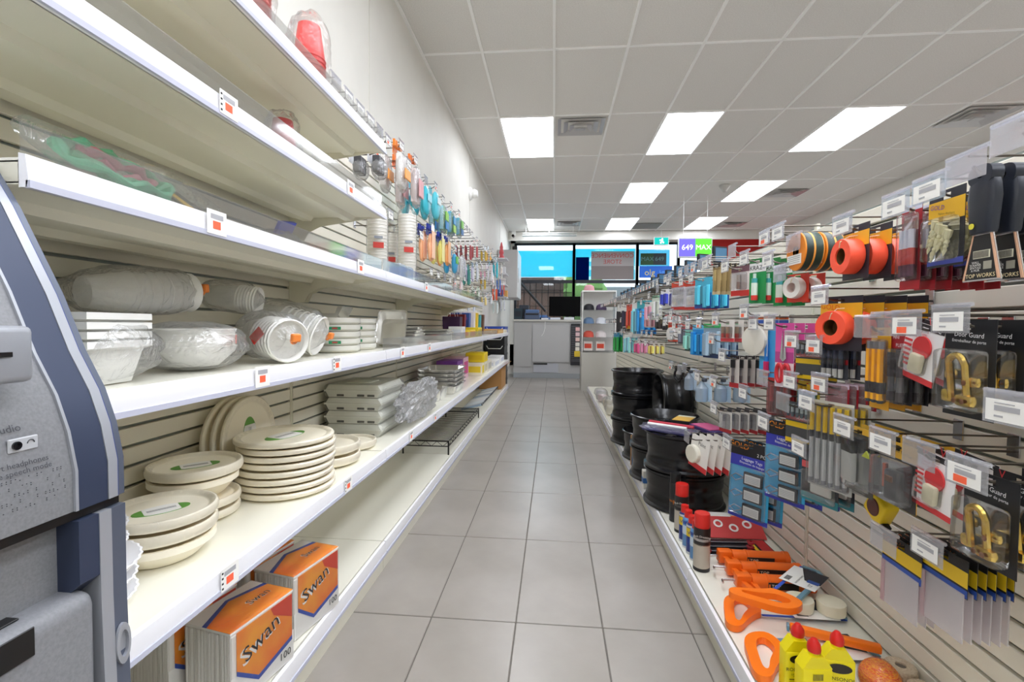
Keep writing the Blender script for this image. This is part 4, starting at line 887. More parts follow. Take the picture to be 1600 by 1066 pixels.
disc=style('#ece6da',[(0,.10,'#f4f1ea'),(.10,.16,'#d9622e'),(.18,.26,'#3b62b8'),(.94,1,'#e9e2d2')],None,c_disc('#e2dfd4',.62,.66,.014),[])
prod(1,(1168,488,1202,556),.71,3,.034,disc,'scouring_disc','round white scouring pads on striped card, middle row','scouring pad',lim=0.085)
bl=style('#e6e1dc',[(.84,1,'#e0454f')],(.85,.014,.3,.82),c_rods(2,.7,.32,.82,.008,[(0,'#8f7a68',1),(.6,'#a33a34',1)]),[])
prod(1,(1126,500,1148,534),.70,4,.035,bl,'cup_hook_card','clear blister with pink-red foot, second row','hardware')
# top row farther along
kz=style('#1f8f4a',[(0,.10,'#2f7a3c'),(.10,.30,'#f1efec')],None,lambda w,h:[('glue_tube',rods_mb(1,w*.3,-h*.34,-h*.93,.011,[(0,'#c9d8d0',.5),(.18,'#49a5a8',.9),(.35,'#d8e6d8',1),(.82,'#d83a34',1.05)]))],[('KRAZY',.30,'#121212',0,.21,0)])
prod(1,(1173,404,1196,474),.72,3,.045,kz,'glue_card','green glue card lettered KRAZY with white and red tube','glue',lim=0.075)
prod(1,(1212,406,1236,478),.73,2,.04,kz,'glue_card','second green glue card peg beside the white roll','glue',lim=0.07)
prod(1,(1232,428,1262,472),.735,2,.045,style('#d8412e',[],None,c_roll(.032,.026,'#f1eee8','#d8c7c0',.5),[]),'sealing_tape','white tape roll on red card','tape',lim=0.075)
def hazard(w,h):
    b=MB(); r=h*.5; ms=[mat('#e98a1c',.5),mat('#23342c',.4),mat('#e9a84a',.5),mat('#1f3a30',.4),mat('#e9a84a',.5),mat('#d8d0b8',.6)]
    b.lathe([(r*.3,-.03),(r*.97,-.03),(r,-.027),(r,-.008),(r,-.003),(r,.017),(r*.97,.020),(r*.3,.020)],None,30,(0,0,-.0115-r*.3+.0036),'y',capb=False,capt=False,mats=[ms[0],ms[0],ms[1],ms[2],ms[3],ms[4],ms[5]])
    p=[('tape_roll',b.mesh('r'))]; zz=-r*.6; b=MB(); b.box(-r*.8,r*.6,-.0325,-.0308,zz-r*.5,zz,paper)
    for i in range(4): b.box(-r*.7,r*.5,-.0331,-.0326,zz-r*(.12+.1*i),zz-r*(.09+.1*i),grey_print)
    p.append(('paper_label',b.mesh('l'))); return p
prod(1,(1240,380,1282,440),.72,2,.056,hazard,'hazard_tape','thick orange and black hazard tape roll','tape',yaw=0)
brs=style('#b09a6c',[(0,.12,'#2a2522'),(.12,.2,'#8a744a'),(.9,1,'#c9b68c')],None,c_rods(1,.6,.2,.9,.005,[(0,'#a8935f',1),(.5,'#8a7548',1)]),[])
prod(1,(1114,412,1126,460),.69,10,.022,brs,'brush_card','tan card with black top in a tight row','brush',lim=0.045)
prod(1,(1148,416,1166,462),.72,4,.035,style('#e3d8d4',[(0,.2,'#6d4a52'),(.82,1,'#d8352f')],(.85,.016,.22,.82),c_rods(1,.5,.3,.78,.007,[(0,'#a89a92',1),(.5,'#8a6a60',1)]),[]),'hook_card','pale blister with red foot beside the glue cards','hardware')
# mid bay
blue_b=lambda w,h:[('bottle',MB().lathe([(w*.42,-h*.98),(w*.48,-h*.9),(w*.46,-h*.45),(w*.2,-h*.3),(w*.12,-h*.2)],clear('blue_bottle_plastic','#b8dcf4',.35,.25),14,(0,-w*.5-.002,0)).xform(Matrix.Translation((0,0,0)))),('trigger',MB().rbox(.006,w*.45,-w*.5-.012,-w*.5+.008,-h*.2,-h*.06,mat('#3a3f4a',.4),.004))]
prod(1,(1098,588,1114,628),.72,3,.085,style('#cfe3f2',[(0,.3,'#dfeaf4')],None,blue_b,[]),'spray_bottle','pale blue spray bottle hanging on the slats','bottle',lim=.06)
prod(1,(1076,576,1092,610),.73,1,.04,style('#d9e4ee',[],None,blue_b,[]),'spray_bottle','single pale bottle with black clip above the rims','bottle',lim=.05)
def ring(w,h):
    b=MB(); R=w*.42; b.tube([(R*math.cos(2*PI*k/20),-.006,-h*.62+R*1.1*math.sin(2*PI*k/20)) for k in range(20)],.007,gblack,8,closed=True); p=[('clamp_ring',b.mesh('r'))]
    b=MB(); a=.008; b.box(-w*.3,-a,-.012,0,-h*.3,-.001,black); b.box(a,w*.3,-.012,0,-h*.3,-.001,black); b.box(-a,a,-.012,0,-.006,-.001,black); b.box(-a,a,-.012,0,-h*.3,-.018,black); p.append(('clip',b.mesh('c'))); return p
prod(1,(1054,572,1068,596),.74,2,.05,ring,'hose_clamp','black round clamp hanging on the bare slats','clamp')
# far goods, one style per colour group
def plainc(c,bands=(),d=.01,wf=.9):
    def goods(w,h):
        b=MB(); rnd=random.Random(str(c)); v=[mat(c,.45),mat(tint(c,1.25),.5),mat(tint(c,.75),.5)]
        for k in range(5):
            x=-w*wf/2+w*wf*k/5; zb=-h*rnd.uniform(.86,.99); b.rbox(x+.0006,x+w*wf/5-.0006,-d*rnd.uniform(.6,1),-.001,zb,-h*rnd.uniform(.22,.32),v[k%3],.0025)
        return [('goods',b)]
    return style('#ebe9e6' if not bands else c,bands,None,goods,[])
def tint(c,f):
    v=[min(255,int(int(c[i:i+2],16)*f)) for i in (1,3,5)]; return '#%02x%02x%02x'%tuple(v)
FAR=[((1052,440,1068,484),.72,5,.03,style('#d8d4dc',[(0,.2,'#d2452f'),(.9,1,'#c8362e')],(.9,.014,.22,.88),None,[]),'grater_card','pale card with red header in the far top row','hardware'),
((1074,440,1090,484),.72,4,.03,style('#d9d6de',[(0,.16,'#d2452f'),(.9,1,'#c8362e')],(.9,.014,.22,.88),None,[]),'grater_card','grey-white card with red header near the brush row','hardware'),
((1092,434,1106,482),.72,3,.04,plainc('#4fb4d0',[(.5,1,'#2c4f9c')],.014),'toy_pack','turquoise and navy packet right of the red header cards','toy'),
((1034,452,1044,478),.72,2,.04,plainc('#3b46b0',[],.012),'toy_pack','small royal blue packet in the far top row','toy'),
((1008,472,1020,500),.72,2,.04,plainc('#e8a0b4',[],.012),'hair_clip_card','pink hair clip card far down the slats','hair accessory'),
((1022,462,1032,500),.72,1,.04,plainc('#dfe6da',[(0,.1,'#8cc0a0')],.012),'hair_clip_card','pale mint hair clip card far down the slats','hair accessory'),
((989,470,998,524),.72,3,.045,plainc('#7fc6dc',[],.02),'streamer_pack','pale turquoise ribbon hank hanging in the far bay','ribbon'),
((998,470,1006,522),.72,3,.045,plainc('#2e8fd6',[(0,.3,'#46b6c0')],.02),'streamer_pack','bright blue ribbon hank in the far bay','ribbon'),
((982,476,987,514),.72,1,.04,plainc('#e0533f',[(.5,1,'#e8b23a')],.02),'streamer_pack','red and yellow ribbon hank in the far bay','ribbon'),
((976,478,981,512),.72,2,.04,plainc('#2f2a44',[],.02),'streamer_pack','dark violet ribbon hank beside the red one','ribbon'),
((964,476,975,520),.72,3,.04,plainc('#26242a',[],.02),'streamer_pack','long black ribbon hank in the last bay','ribbon'),
((1006,492,1018,512),.735,2,.04,plainc('#e6a4ac',[],.012),'hair_clip_card','pink card on the second far row','hair accessory'),
((1024,494,1034,514),.735,3,.04,plainc('#3a3330',[(.3,.6,'#b8a87a')],.014),'hair_clip_card','dark brown hair clips on the second far row','hair accessory'),
((1036,498,1044,516),.735,2,.04,plainc('#2c2c30',[(.4,.8,'#c9b25c')],.014),'hair_clip_card','black and gold hair clips on the second far row','hair accessory'),
((1040,488,1050,508),.735,2,.04,plainc('#e9e4e2',[(.2,.6,'#d8413a')],.012),'pin_card','white card with red patch in the far second row','hardware'),
((1056,490,1064,506),.735,2,.04,plainc('#eceaea',[(.2,.6,'#cf3a40')],.012),'pin_card','small white card with red patch nearer the brushes','hardware'),
((1044,504,1060,534),.725,3,.032,style('#f0ecea',[(0,.28,'#dd4a36'),(.9,1,'#dd4a36')],None,c_disc('#e8e6e2',.45,.6,.016),[]),'plug_card','white and red card with round plug, lower far row','hardware'),
((1062,508,1074,538),.735,3,.03,plainc('#777a86',[(0,.2,'#d8565a')],.014),'plug_card','grey card row beside the round plug card','hardware'),
((1074,516,1084,548),.74,1,.03,plainc('#8fd0c0',[(.75,1,'#1f5a4a')],.02),'glue_stick','mint green tube hanging below the grey cards','glue'),
((1088,508,1102,556),.725,3,.04,plainc('#2a93d8',[(0,.15,'#6cc2e6')],.02),'clothespin_pack','bright blue clip strip with silver ends','clips'),
((1106,506,1122,560),.735,3,.035,plainc('#8fa6b8',[(0,.12,'#3ab060'),(.6,1,'#2a3f6a')],.016),'clothespin_pack','grey and navy packet right of the blue clip strip','clips'),
((960,520,967,550),.73,2,.04,plainc('#2f9a4c',[(0,.4,'#3a8fb8')],.02),'hair_tie_pack','green hair ties behind the tallest rim stack','hair accessory'),
((976,520,986,552),.71,3,.04,plainc('#8fd2ec',[],.02),'hair_tie_pack','light blue hair ties above the rims','hair accessory'),
((991,532,1001,553),.71,4,.035,plainc('#e25a8a',[],.018),'hair_tie_pack','hot pink hair ties above the rims','hair accessory'),
((1003,532,1012,553),.71,3,.035,plainc('#e88aa8',[],.018),'hair_tie_pack','soft pink hair ties above the rims','hair accessory'),
((1014,536,1024,554),.71,3,.035,plainc('#e8c66a',[],.018),'hair_tie_pack','yellow hair ties above the rims','hair accessory')]
for (bx_,X,n,dx,st_,nm,lb,ct) in FAR: prod(1,bx_,X,n,dx,st_,nm,lb,ct)
# items on the lowest pegs
def zipbags(w,h):
    b=card_mb(w,h*.45,'#1f1e1e',[(.30,.72,'#ecc41f'),(.78,.98,'#2f55b0')]); p=[('header_card',b.mesh('c'))]
    q=MB(); lines(q,[('GOLD',w*.16,'#d9681e',-w*.28,-h*.09,-.1)]); p.append(('lettering',q.mesh('l',0)))
    b=MB(); b.rbox(-w*.47,w*.47,-.004,-.0012,-h,-h*.40,clear('zip_bag','#fdf6f8',.4,.15),.001); p.append(('zip_bag',b.mesh('z')))
    b=MB(); b.box(-w*.46,-w*.36,-.0052,-.0042,-h,-h*.40,clear('pink_zip','#f0a8b4',.4,.2)); p.append(('pink_seal',b.mesh('s'))); return p
prod(1,(1378,846,1440,960),.76,5,.016,zipbags,'zip_bag_pack','clear zip bags on a black and yellow header, bottom peg','bags',roll=-.0)
prod(1,(1440,858,1512,985),.765,6,.016,zipbags,'zip_bag_pack','clear zip bags with pink seal, rightmost bottom peg','bags')
tp=at(1377,780,x=.80)
t=thing('tape_measure','yellow tape measure hanging under the tool sets','tape measure',(.80,tp.y,tp.z-.02),(0,.55,RIGHT)); b=MB(); b.rbox(-.032,.032,-.018,.018,-.034,.034,mat('#f2cf16',.4),.009,3); obj('case',b,t)
b=MB(); b.lathe([(.022,-.0185),(.020,-.0205)],mat('#5a2a20',.4),24,(0,0,0),'y'); obj('round_label',b,t); b=MB(); b.rbox(.028,.046,-.010,.010,-.036,-.020,black,.003); obj('tape_tip',b,t); b=MB(); b.tube([(-.03,0,.03),(-.045,0,.05),(-.05,0,.062)],.0015,black); obj('strap',b,t)
# empty hooks and their holders along the rows
def free(Y,Z,sd=1): return all(not(s==sd and abs(y-Y)<.078 and abs(z-Z)<.055) for s,y,z in _used) and all(not(s==sd and abs(y-Y)<wd*.5+.045 and z0-.045<Z<z1+.02) for s,y,wd,z1,z0 in _body)
def row(z,y0,y1,step,where,X=.70):
    y=y0; k=0
    while y<y1:
        if free(y,z): hook(1,X,y,z,ORDW[k]+' '+where,simple=y>2.5); k+=1
        y+=step*(1 if y<2.2 else 1.25)
row(1.335,.60,7.2,.095,'from the camera in the right top row')
row(1.10,2.4,6.5,.13,'along the middle row of the far right bays')
row(.985,2.0,5.0,.15,'along the bare right row below the middle')
row(.80,1.15,3.0,.16,'along the low right row above the deck')
for ip,(px,py,X) in enumerate(((1585,632,.68),(1566,262,.70))):
    q=at(px,py,x=X); nn=['lower','upper'][ip]
    if free(q.y,q.z): hook(1,X,q.y,q.z-.02,'with large label holder by the camera, '+nn+' one',tag=0)
# bare rail hanging the last bays: dark header holders standing along the top edge
hm=MB(); hm.rbox(-.05,.05,-.012,.012,0,.10,mat('#20242c',.3),.003); hmesh=hm.mesh('h'); hg=MB(); hg.box(-.042,.042,-.0135,-.0125,.01,.09,mat('#45708f',.2)); hgm=hg.mesh('g')
for k in range(14):
    y=2.95+k*.3
    place([('stand',hmesh),('blue_face',hgm)],'header_card_stand','dark sign holder clipped on top of the slat wall, number %s from the glue cards'%ORD[k].replace('front','first') if k<12 else 'dark sign holder near the far end, '+['second last','last'][k-12]+' one','sign holder',(.985,y,RT+.012),(0,0,.45),'dark sign holders along the slat wall top')
# ================================================================ RIGHT BASE DECK
DB=.1262
rimm=noisy('rim_black_paint','#0d0d0f','#17171a',6,.22)
def rim(r=.205,h=.192):
    b=MB(); b.lathe([(r*.90,0),(r,.004),(r,.014),(r*.94,.022),(r*.945,.035),(r*.925,.05),(r*.905,.06),(r*.90,.095),(r*.915,.105),(r*.93,.115),(r*.935,.15),(r*.935,h-.022),(r,h-.012),(r,h-.003),(r*.97,h),(r*.93,h-.012),(r*.88,h-.03),(r*.78,h-.07),(r*.76,.06),(r*.84,.02),(r*.90,0)],rimm,48,capb=False,capt=False); p=[('barrel',b.mesh('barrel'))]
    b=MB(); z=h-.062
    b.lathe([(.032,z-.01),(.032,z+.004),(.05,z+.012),(r*.5,z+.018),(r*.62,z-.005),(r*.785,z-.012),(r*.785,z-.02),(r*.6,z-.015),(r*.48,z+.008),(.045,z)],rimm,36,capb=False,capt=False); p.append(('disc',b.mesh('disc')))
    b=MB()
    for k in range(5): a=2*PI*k/5; b.lathe([(.011,z+.011),(.011,z+.020),(.006,z+.021)],mat('#3a3a3d',.4),10,(.062*math.cos(a),.062*math.sin(a),0))
    p.append(('bolt_holes',b.mesh('bolts'))); return p
rp=rim(); RS=.1935
stacks=[('front rim stack',.69,2.53,2),('middle rim stack',.685,2.965,2),('tall back rim stack',.67,3.84,3)]
for (nm,x,y,n) in stacks:
    for i in range(n): place(rp,'wheel_rim','black steel wheel rim, '+(['bottom','top'] if n==2 else ['bottom','middle','top'])[i]+' of the '+nm,'wheel rim',(x,y,DB+i*RS),(0,0,.4*i+x),'black steel wheel rims')
place(rp,'wheel_rim','black steel wheel rim lying flat behind the middle stack','wheel rim',(.70,3.395,DB),(0,0,.2),'black steel wheel rims')
place(rp,'wheel_rim','black steel wheel rim tipped on its side against the slats','wheel rim',(.735,3.395,DB+RS+.2065),(0,PI/2,.0),'black steel wheel rims')
# packets lying on the front rim stack
zt=DB+2*RS+.001
def pk(nm,lab,cat,x,y,z,rz,w,l,h,c,extra):
    t=thing(nm,lab,cat,(x,y,z),(0,0,rz)); b=MB(); b.rbox(-w/2,w/2,-l/2,l/2,0,h,mat(c,.5),.003); obj('card',b,t)
    for (n2,f) in extra: obj(n2,f,t)
    return t
cp=clear('violet_film','#c9c4ec',.18,.3)
pk('pen_pack','violet clear packet with a red and white pen on the rims','pens',.595,2.47,zt,.9,.13,.24,.012,'#3a3d72',[('clear_film',sit(blob(.085,.14,.014,cp,.25,4,41))),('red_pen',MB().tube([(.02,-.12,.034),(.0,.11,.034)],.009,mat('#c2394a',.4),8)),('white_pen',MB().tube([(-.02,-.10,.032),(-.035,.10,.032)],.007,white,8))])
pk('tool_box','small yellow and black carton on the rims','carton',.72,2.66,zt,-.5,.09,.15,.03,'#1c1b1e',[('yellow_lid',MB().rbox(-.046,.046,-.076,.04,.0305,.034,mat('#e0b04a',.5),.001)),('white_end',MB().rbox(-.046,.046,.041,.076,.0305,.034,mat('#d9d9c8',.5),.001))])
pk('pink_pack','purple and pink packet at the wall side of the rims','packet',.80,2.50,zt,.3,.10,.2,.02,'#4a3a78',[('pink_top',MB().rbox(-.048,.048,-.08,.08,.0205,.025,mat('#e0609a',.5),.001))])
# cartons between the stacks and at the far end of the deck
pk('carton','brown cardboard carton standing between the rim stacks','carton',.535,3.18,DB,.05,.03,.03,.2,'#b07f4a',[('blue_side',MB().rbox(-.013,.013,-.02,-.0155,0,.19,mat('#5a7aa0',.5),.001))])
pk('label_box','small white and blue tin beside the middle rim stack','tin',.535,2.745,DB,.0,.035,.05,.10,'#d8d6cc',[('blue_band',MB().rbox(-.018,.018,-.0262,.0262,.03,.06,mat('#3a6aa8',.5),.001))])
for i,(x,y,c) in enumerate(((.60,5.0,'#e8e2d0'),(.62,5.4,'#d8c8a8'),(.60,5.8,'#e6d2d6'),(.62,6.2,'#d8d8e0'))):
    t=thing('craft_bag','small bag of craft sticks on the far deck, %s past the tall rims'%['first','second','third','last'][i],'craft bag',(x,y,DB),(0,0,.2*i),'craft bags on the far deck')
    o=sit(blob(.06,.10,.06+.03*(i==0),bag_m,.2,4,50+i)); obj('plastic_bag',o,t); b=MB(); b.rbox(-.035,.035,-.06,.06,.004,.09,mat(c,.6),.008); obj('contents',b,t)
# spray cans
def can(r,h,caph,capr,bands,txt=None,capc='#d3261f'):
    b=MB(); b.lathe([(r*.93,0),(r,.004),(r,h-.012),(r*.93,h-.006),(r*.7,h)],bands[0],24)
    p=[('can_body',b.mesh('body'))]
    b=MB()
    for (z0,z1,c) in bands[1]: b.lathe([(r+.0004,h*z0),(r+.0004,h*z1)],mat(c,.35),24,capb=False,capt=False)
    p.append(('printed_band',b.mesh('band',30)))
    if txt:
        b=MB()
        for (s,sz,c,z) in txt: text_into(b,s,sz,mat(c,.4),T(-.0,-r-.0012,h*z)@FRONT)
        p.append(('lettering',b.mesh('l',0)))
    b=MB(); b.lathe([(capr,h-.004),(capr,h+caph*.92),(capr*.93,h+caph),(0,h+caph)],mat(capc,.35),20); p.append(('cap',b.mesh('cap'))); return p
silver=mat('#b9b4ac',.25,.9)
tall=can(.03,.165,.052,.0285,(mat('#9a938a',.25,.8),[(0,.07,'#1a1a1c'),(.62,1.0,'#1c1a1c'),(.70,.76,'#c9c4c0'),(.08,.60,'#b8b0a2')]),[('Belt Dressing',.011,'#e6e2dc',.82)])
wd=can(.0225,.125,.03,.016,(mat('#20347c',.3),[(.0,.08,'#c9ccd2'),(.58,.86,'#e7c81c'),(.36,.52,'#25408e'),(.88,.95,'#d8d8dc')]),[('WD',.02,'#20347c',.72)])
wd2=can(.0225,.125,.03,.016,(mat('#5b8cc0',.3),[(.0,.06,'#c9ccd2'),(.45,.75,'#c8d8e8'),(.8,.9,'#2a4a9c')]))
blk=can(.026,.19,.04,.024,(mat('#17171a',.3),[(.35,.6,'#2c2a28'),(.5,.55,'#c8742c')]),[('K',.03,'#d87a2c',.5)],'#101012')
for (p,x,y,l,g) in ((blk,.585,2.285,'slim black spray can in front of the rims',None),(tall,.585,2.17,'tall spray can with red cap beside the black can',None),(wd,.573,2.075,'small blue and yellow oil can with red cap, first in line',1),(wd2,.573,2.02,'small pale blue oil can with red cap, second in line',1),(wd,.573,1.962,'small blue and yellow oil can with red cap, third in line',1),(wd2,.573,1.91,'small pale blue oil can with red cap, fourth in line',1),(tall,.572,1.835,'tall silver spray can with red cap nearest the camera',None)):
    place(p,'spray_can',l,'spray can',(x,y,DB),(0,0,-.3),'spray cans along the deck edge')
# orange bundle, wrench sets, red card
t=thing('string_line_bundle','orange cord bundle with a white barcode band behind the cans','cord',(.80,2.24,DB),(0,0,.0)); b=MB(); om=mat('#e2601f',.5)
for k in range(9): b.tube([(-.13,-.024+.012*(k%3)+.006,.016+.014*(k//3)),(.13,-.024+.012*(k%3),.016+.014*(k//3))],.0072,om,7)
obj('cords',b,t); b=MB(); b.rbox(-.075,.02,-.036,.028,.006,.058,paper,.006,2)
for k in range(9): b.box(-.022+k*.004,-.02+k*.004,-.0375,-.0362,.02,.048,ink)
text_into(b,'Drill',.02,ink,T(-.05,-.0375,.034)@FRONT); obj('paper_band',b,t)
def wrench(x0,ln,z,y):
    b=MB(); m=mat('#8a8a92',.25,1); b.rbox(x0,x0+ln,y-.007,y+.007,z,z+.006,m,.002)
    for x in (x0,x0+ln): b.lathe([(.016,z),(.017,z+.004),(.014,z+.008),(.007,z+.008),(.007,z)],mat('#b02a34',.35,.3),16,(x,y,0),capb=False,capt=False)
    return b
t=thing('wrench_set','wrench set on a black card lying behind the caulking guns','wrench set',(.765,2.02,DB+.001),(0,0,.04)); b=MB(); b.rbox(-.17,.15,-.075,.075,.001,.004,mat('#1b1a20',.4),.001); obj('card',b,t)
for k in range(3): obj('wrench',wrench(-.13,.17+.02*k,.0055,-.045+.042*k),t)
b=MB(); b.rbox(.075,.09,-.06,.05,.0042,.005,mat('#e9c51e',.5),.0002); b.rbox(.10,.145,-.07,.07,.0042,.005,mat('#b8262a',.5),.0002); obj('printed_patch',b,t)
t=thing('wrench_set','red printed ratchet card leaning behind the wrench set','wrench set',(.80,2.105,DB+.004),(.55,0,.0)); b=MB(); b.rbox(-.17,.13,-.0,.11,.0,.004,mat('#c23a3a',.45),.001); obj('card',b,t)
for k in range(4): b=MB(); b.lathe([(.02,.0045),(.02,.007),(.012,.007),(.012,.0045)],mat('#e8e4e2',.4),16,(-.12+k*.062,.05+.02*(k%2),0),capb=False,capt=False); obj('socket',b,t)
# caulking guns
og=mat('#ee6a16',.35); og2=mat('#d9531a',.4)
def caulk():
    b=MB(); b.lathe([(.026,0),(.026,.05),(.0285,.052),(.0285,.056),(.026,.058),(.026,.19),(.028,.192),(.028,.21),(.02,.214)],og,20,(0,0,.03),'x'); p=[('barrel',b.mesh('b'))]
    b=MB(); b.rbox(-.052,.0,-.019,.019,.008,.056,og,.006,2); p.append(('rear_housing',b.mesh('h')))
    b=MB(); b.prism([(-.045,.012),(-.028,.010),(-.012,-.06),(-.03,-.065)],.022,.038,'z',og); b.prism([(-.008,-.012),(.012,-.012),(.012,-.055),(-.002,-.06)],.024,.036,'z',og); p.append(('trigger_handle',b.mesh('t')))
    b=MB(); b.tube([(-.052,0,.03),(-.09,0,.03),(-.095,0,.03),(-.10,-.02,.03)],.004,steel,8); p.append(('push_rod',b.mesh('r')))
    b=MB(); b.box(.05,.15,-.0275,-.0255,.018,.042,mat('#2a2320',.4)); p.append(('printed_band',b.mesh('p'))); b=MB(); text_into(b,'TOP',.016,mat('#f2e6d0',.4),T(.075,-.0285,.03)@FRONT); p.append(('lettering',b.mesh('l',0))); return p
cg=caulk()
for (x,y,z,rz,l) in ((.70,1.885,DB,.0,'rear orange caulking gun beside the tall can'),(.70,1.795,DB,.0,'middle orange caulking gun with black label'),(.70,1.705,DB,.0,'front orange caulking gun partly under the hacksaw')):
    place(cg,'caulking_gun',l,'caulking gun',(x,y,z),(0,0,rz),'orange caulking guns')
# hacksaws: blue-grey bow frame with orange grip
hf=mat('#6f97ab',.4,.2,name='hacksaw_blue'); ho=mat('#ff7d14',.38,name='hacksaw_orange')
def chaikin(p):
    o=[]
    for i in range(len(p)):
        a,b_=p[i],p[(i+1)%len(p)]; o+=[(a[0]*.75+b_[0]*.25,a[1]*.75+b_[1]*.25),(a[0]*.25+b_[0]*.75,a[1]*.25+b_[1]*.75)]
    return o
def hacksaw(mirror=False):
    # lies in xy: blade along x, grip at x<0
    b=MB(); b.prism([(.02,.098),(.30,.098),(.335,.07),(.335,.01),(.32,.01),(.32,.062),(.295,.082),(.02,.082)],.004,.014,'z',hf); fb=b; p=[0]
    b=MB(); out=[(.03,.112),(-.03,.117),(-.078,.08),(-.10,.0),(-.118,-.06),(-.108,-.088),(-.075,-.088),(-.04,-.045),(.004,-.006),(.034,.01)]
    inn=[(.0,.085),(-.025,.09),(-.05,.065),(-.07,.01),(-.086,-.045),(-.082,-.06),(-.07,-.056),(-.045,-.015),(-.012,.02),(.002,.04)]
    out=[(x*1.08,(y-.02)*1.05+.02) for x,y in out]
    for _ in range(2): out=chaikin(out); inn=chaikin(inn)
    n=len(out); vs=[(x,y,z) for z in (0,.024) for (x,y) in out]+[(x,y,z) for z in (0,.024) for (x,y) in inn]; fs=[]
    for i in range(n):
        j=(i+1)%n; fs+=[(i,j,n+j,n+i),(2*n+j,2*n+i,3*n+i,3*n+j),(i,2*n+i,2*n+j,j),(n+i,n+j,3*n+j,3*n+i)]
    b.add(vs,fs,ho); gb=b; p.append(0)
    b=MB(); b.box(.03,.33,.0,.012,.0085,.0095,mat('#2d55c0',.4)); sb=b; p.append(0)
    b=MB(); b.rbox(.14,.30,-.012,.115,.0155,.0168,paper,.0004); b.prism([(.2,.06),(.30,.02),(.30,.115),(.2,.115)],.0172,.0178,'z',mat('#22222a',.5)); b.box(.19,.215,.07,.11,.0182,.0188,mat('#2b4f9c',.5))
    MM=Matrix.Scale(-1,4,(0,1,0)) if mirror else Matrix(); text_into(b,'12"',.02,ink,T(.17,.09,.0178)@MM); text_into(b,'HACKSAW FRAME',.010,ink,T(.19,.045,.0178)@MM)
    for k in range(10): b.box(.155+k*.004,.157+k*.004,.0,.02,.0169,.0174,ink)
    p.append(('cardboard_sleeve',b)); p[0]=('bow_frame',fb); p[1]=('grip',gb); p[2]=('saw_blade',sb)
    if mirror:
        for _,q in p: q.xform(Matrix.Scale(-1,4,(0,1,0)))
    return [(n_,q.mesh(n_)) for n_,q in p]
hs=hacksaw(); hm_=hacksaw(True)
for (pr,x,y,z,ry,rz,l) in ((hm_,.69,1.555,DB+.062,0,.78,'rear hacksaw lying over the caulking guns, sleeve card uppermost'),(hs,.645,1.535,DB,0,.0,'middle hacksaw at the deck edge below the rear one'),(hs,.635,1.335,DB,0,.10,'front hacksaw with orange grip beside the lighter fluid')):
    settle(place(pr,'hacksaw',l,'hacksaw',(x,y,z),(0,ry,rz),'hacksaws with orange grips',.85),z)
t=thing('saw_cover','long orange plastic saw cover lying on the hacksaw cards','saw cover',(.80,1.405,DB+.026),(0,0,-.35)); b=MB(); b.rbox(-.10,.12,-.012,.012,0,.022,ho,.005,2); obj('cover',b,t); b=MB(); b.rbox(-.108,-.101,-.01,.01,.002,.02,hf,.001); obj('frame_end',b,t)
# twine rolls, rope ball, lighter fluid bottles
tw=noisy('twine_fibre','#dccdb6','#bfae95',220,.9,.5)
def twine(r,h): 
    b=MB(); b.lathe([(r*.34,0),(r*.92,0),(r,h*.1),(r,h*.9),(r*.92,h),(r*.34,h),(r*.34,0)],tw,28,capb=False,capt=False); p=[('twine_roll',b.mesh('t'))]
    b=MB(); b.lathe([(r*.33,.001),(r*.33,h-.004)],mat('#6d6258',.7),20,capb=False,capt=True); p.append(('core',b.mesh('c'))); return p
tr=twine(.036,.05); tws=[(.742,1.282,'left'),(.908,1.285,'far right'),(.908,1.205,'near right')]
for (x,y,l) in tws: place(tr,'twine_roll','beige twine roll, %s one around the rope ball'%l,'twine',(x,y,DB),(0,0,0),'beige twine rolls')
for (x,y,l) in ((.80,1.575,'left'),(.892,1.565,'right')): 
    b=MB(); b.lathe([(.02,0),(.04,0),(.042,.03),(.04,.034),(.02,.034)],mat('#e9e3cb',.35),24); place([('roll',b.mesh('r'))],'clear_tape_roll','clear packing tape roll by the slats, '+l+' one','tape',(x,y,DB+.0185),(0,0,0),'clear tape rolls')
rope=noisy('rope_red_yellow','#df3a2a','#f4b02c',130,.7,.4,2,(1,1,3))
t=thing('rope_ball','red and yellow braided rope wound into a ball','rope',(.825,1.235,DB),(0,0,.3)); b=MB()
for k in range(13):
    a=-1.15+2.3*k/12; R=.055*math.cos(a*.85); b.tube([(R*math.cos(2*PI*i/20),R*math.sin(2*PI*i/20),.062+.05*math.sin(a)) for i in range(20)],.0075,rope,7,closed=True)
b.lathe([(0.02,.008),(.045,.03),(.05,.06),(.045,.095),(.02,.115)],rope,16); obj('rope_coils',b,t); t.scale=(.72,.72,.72); b=MB(); b.lathe([(.052,.012),(.066,.05),(.063,.085),(.03,.122)],film_m,20,capb=False); obj('film',b,t)
yel=mat('#e9d80f',.35,name='fluid_yellow')
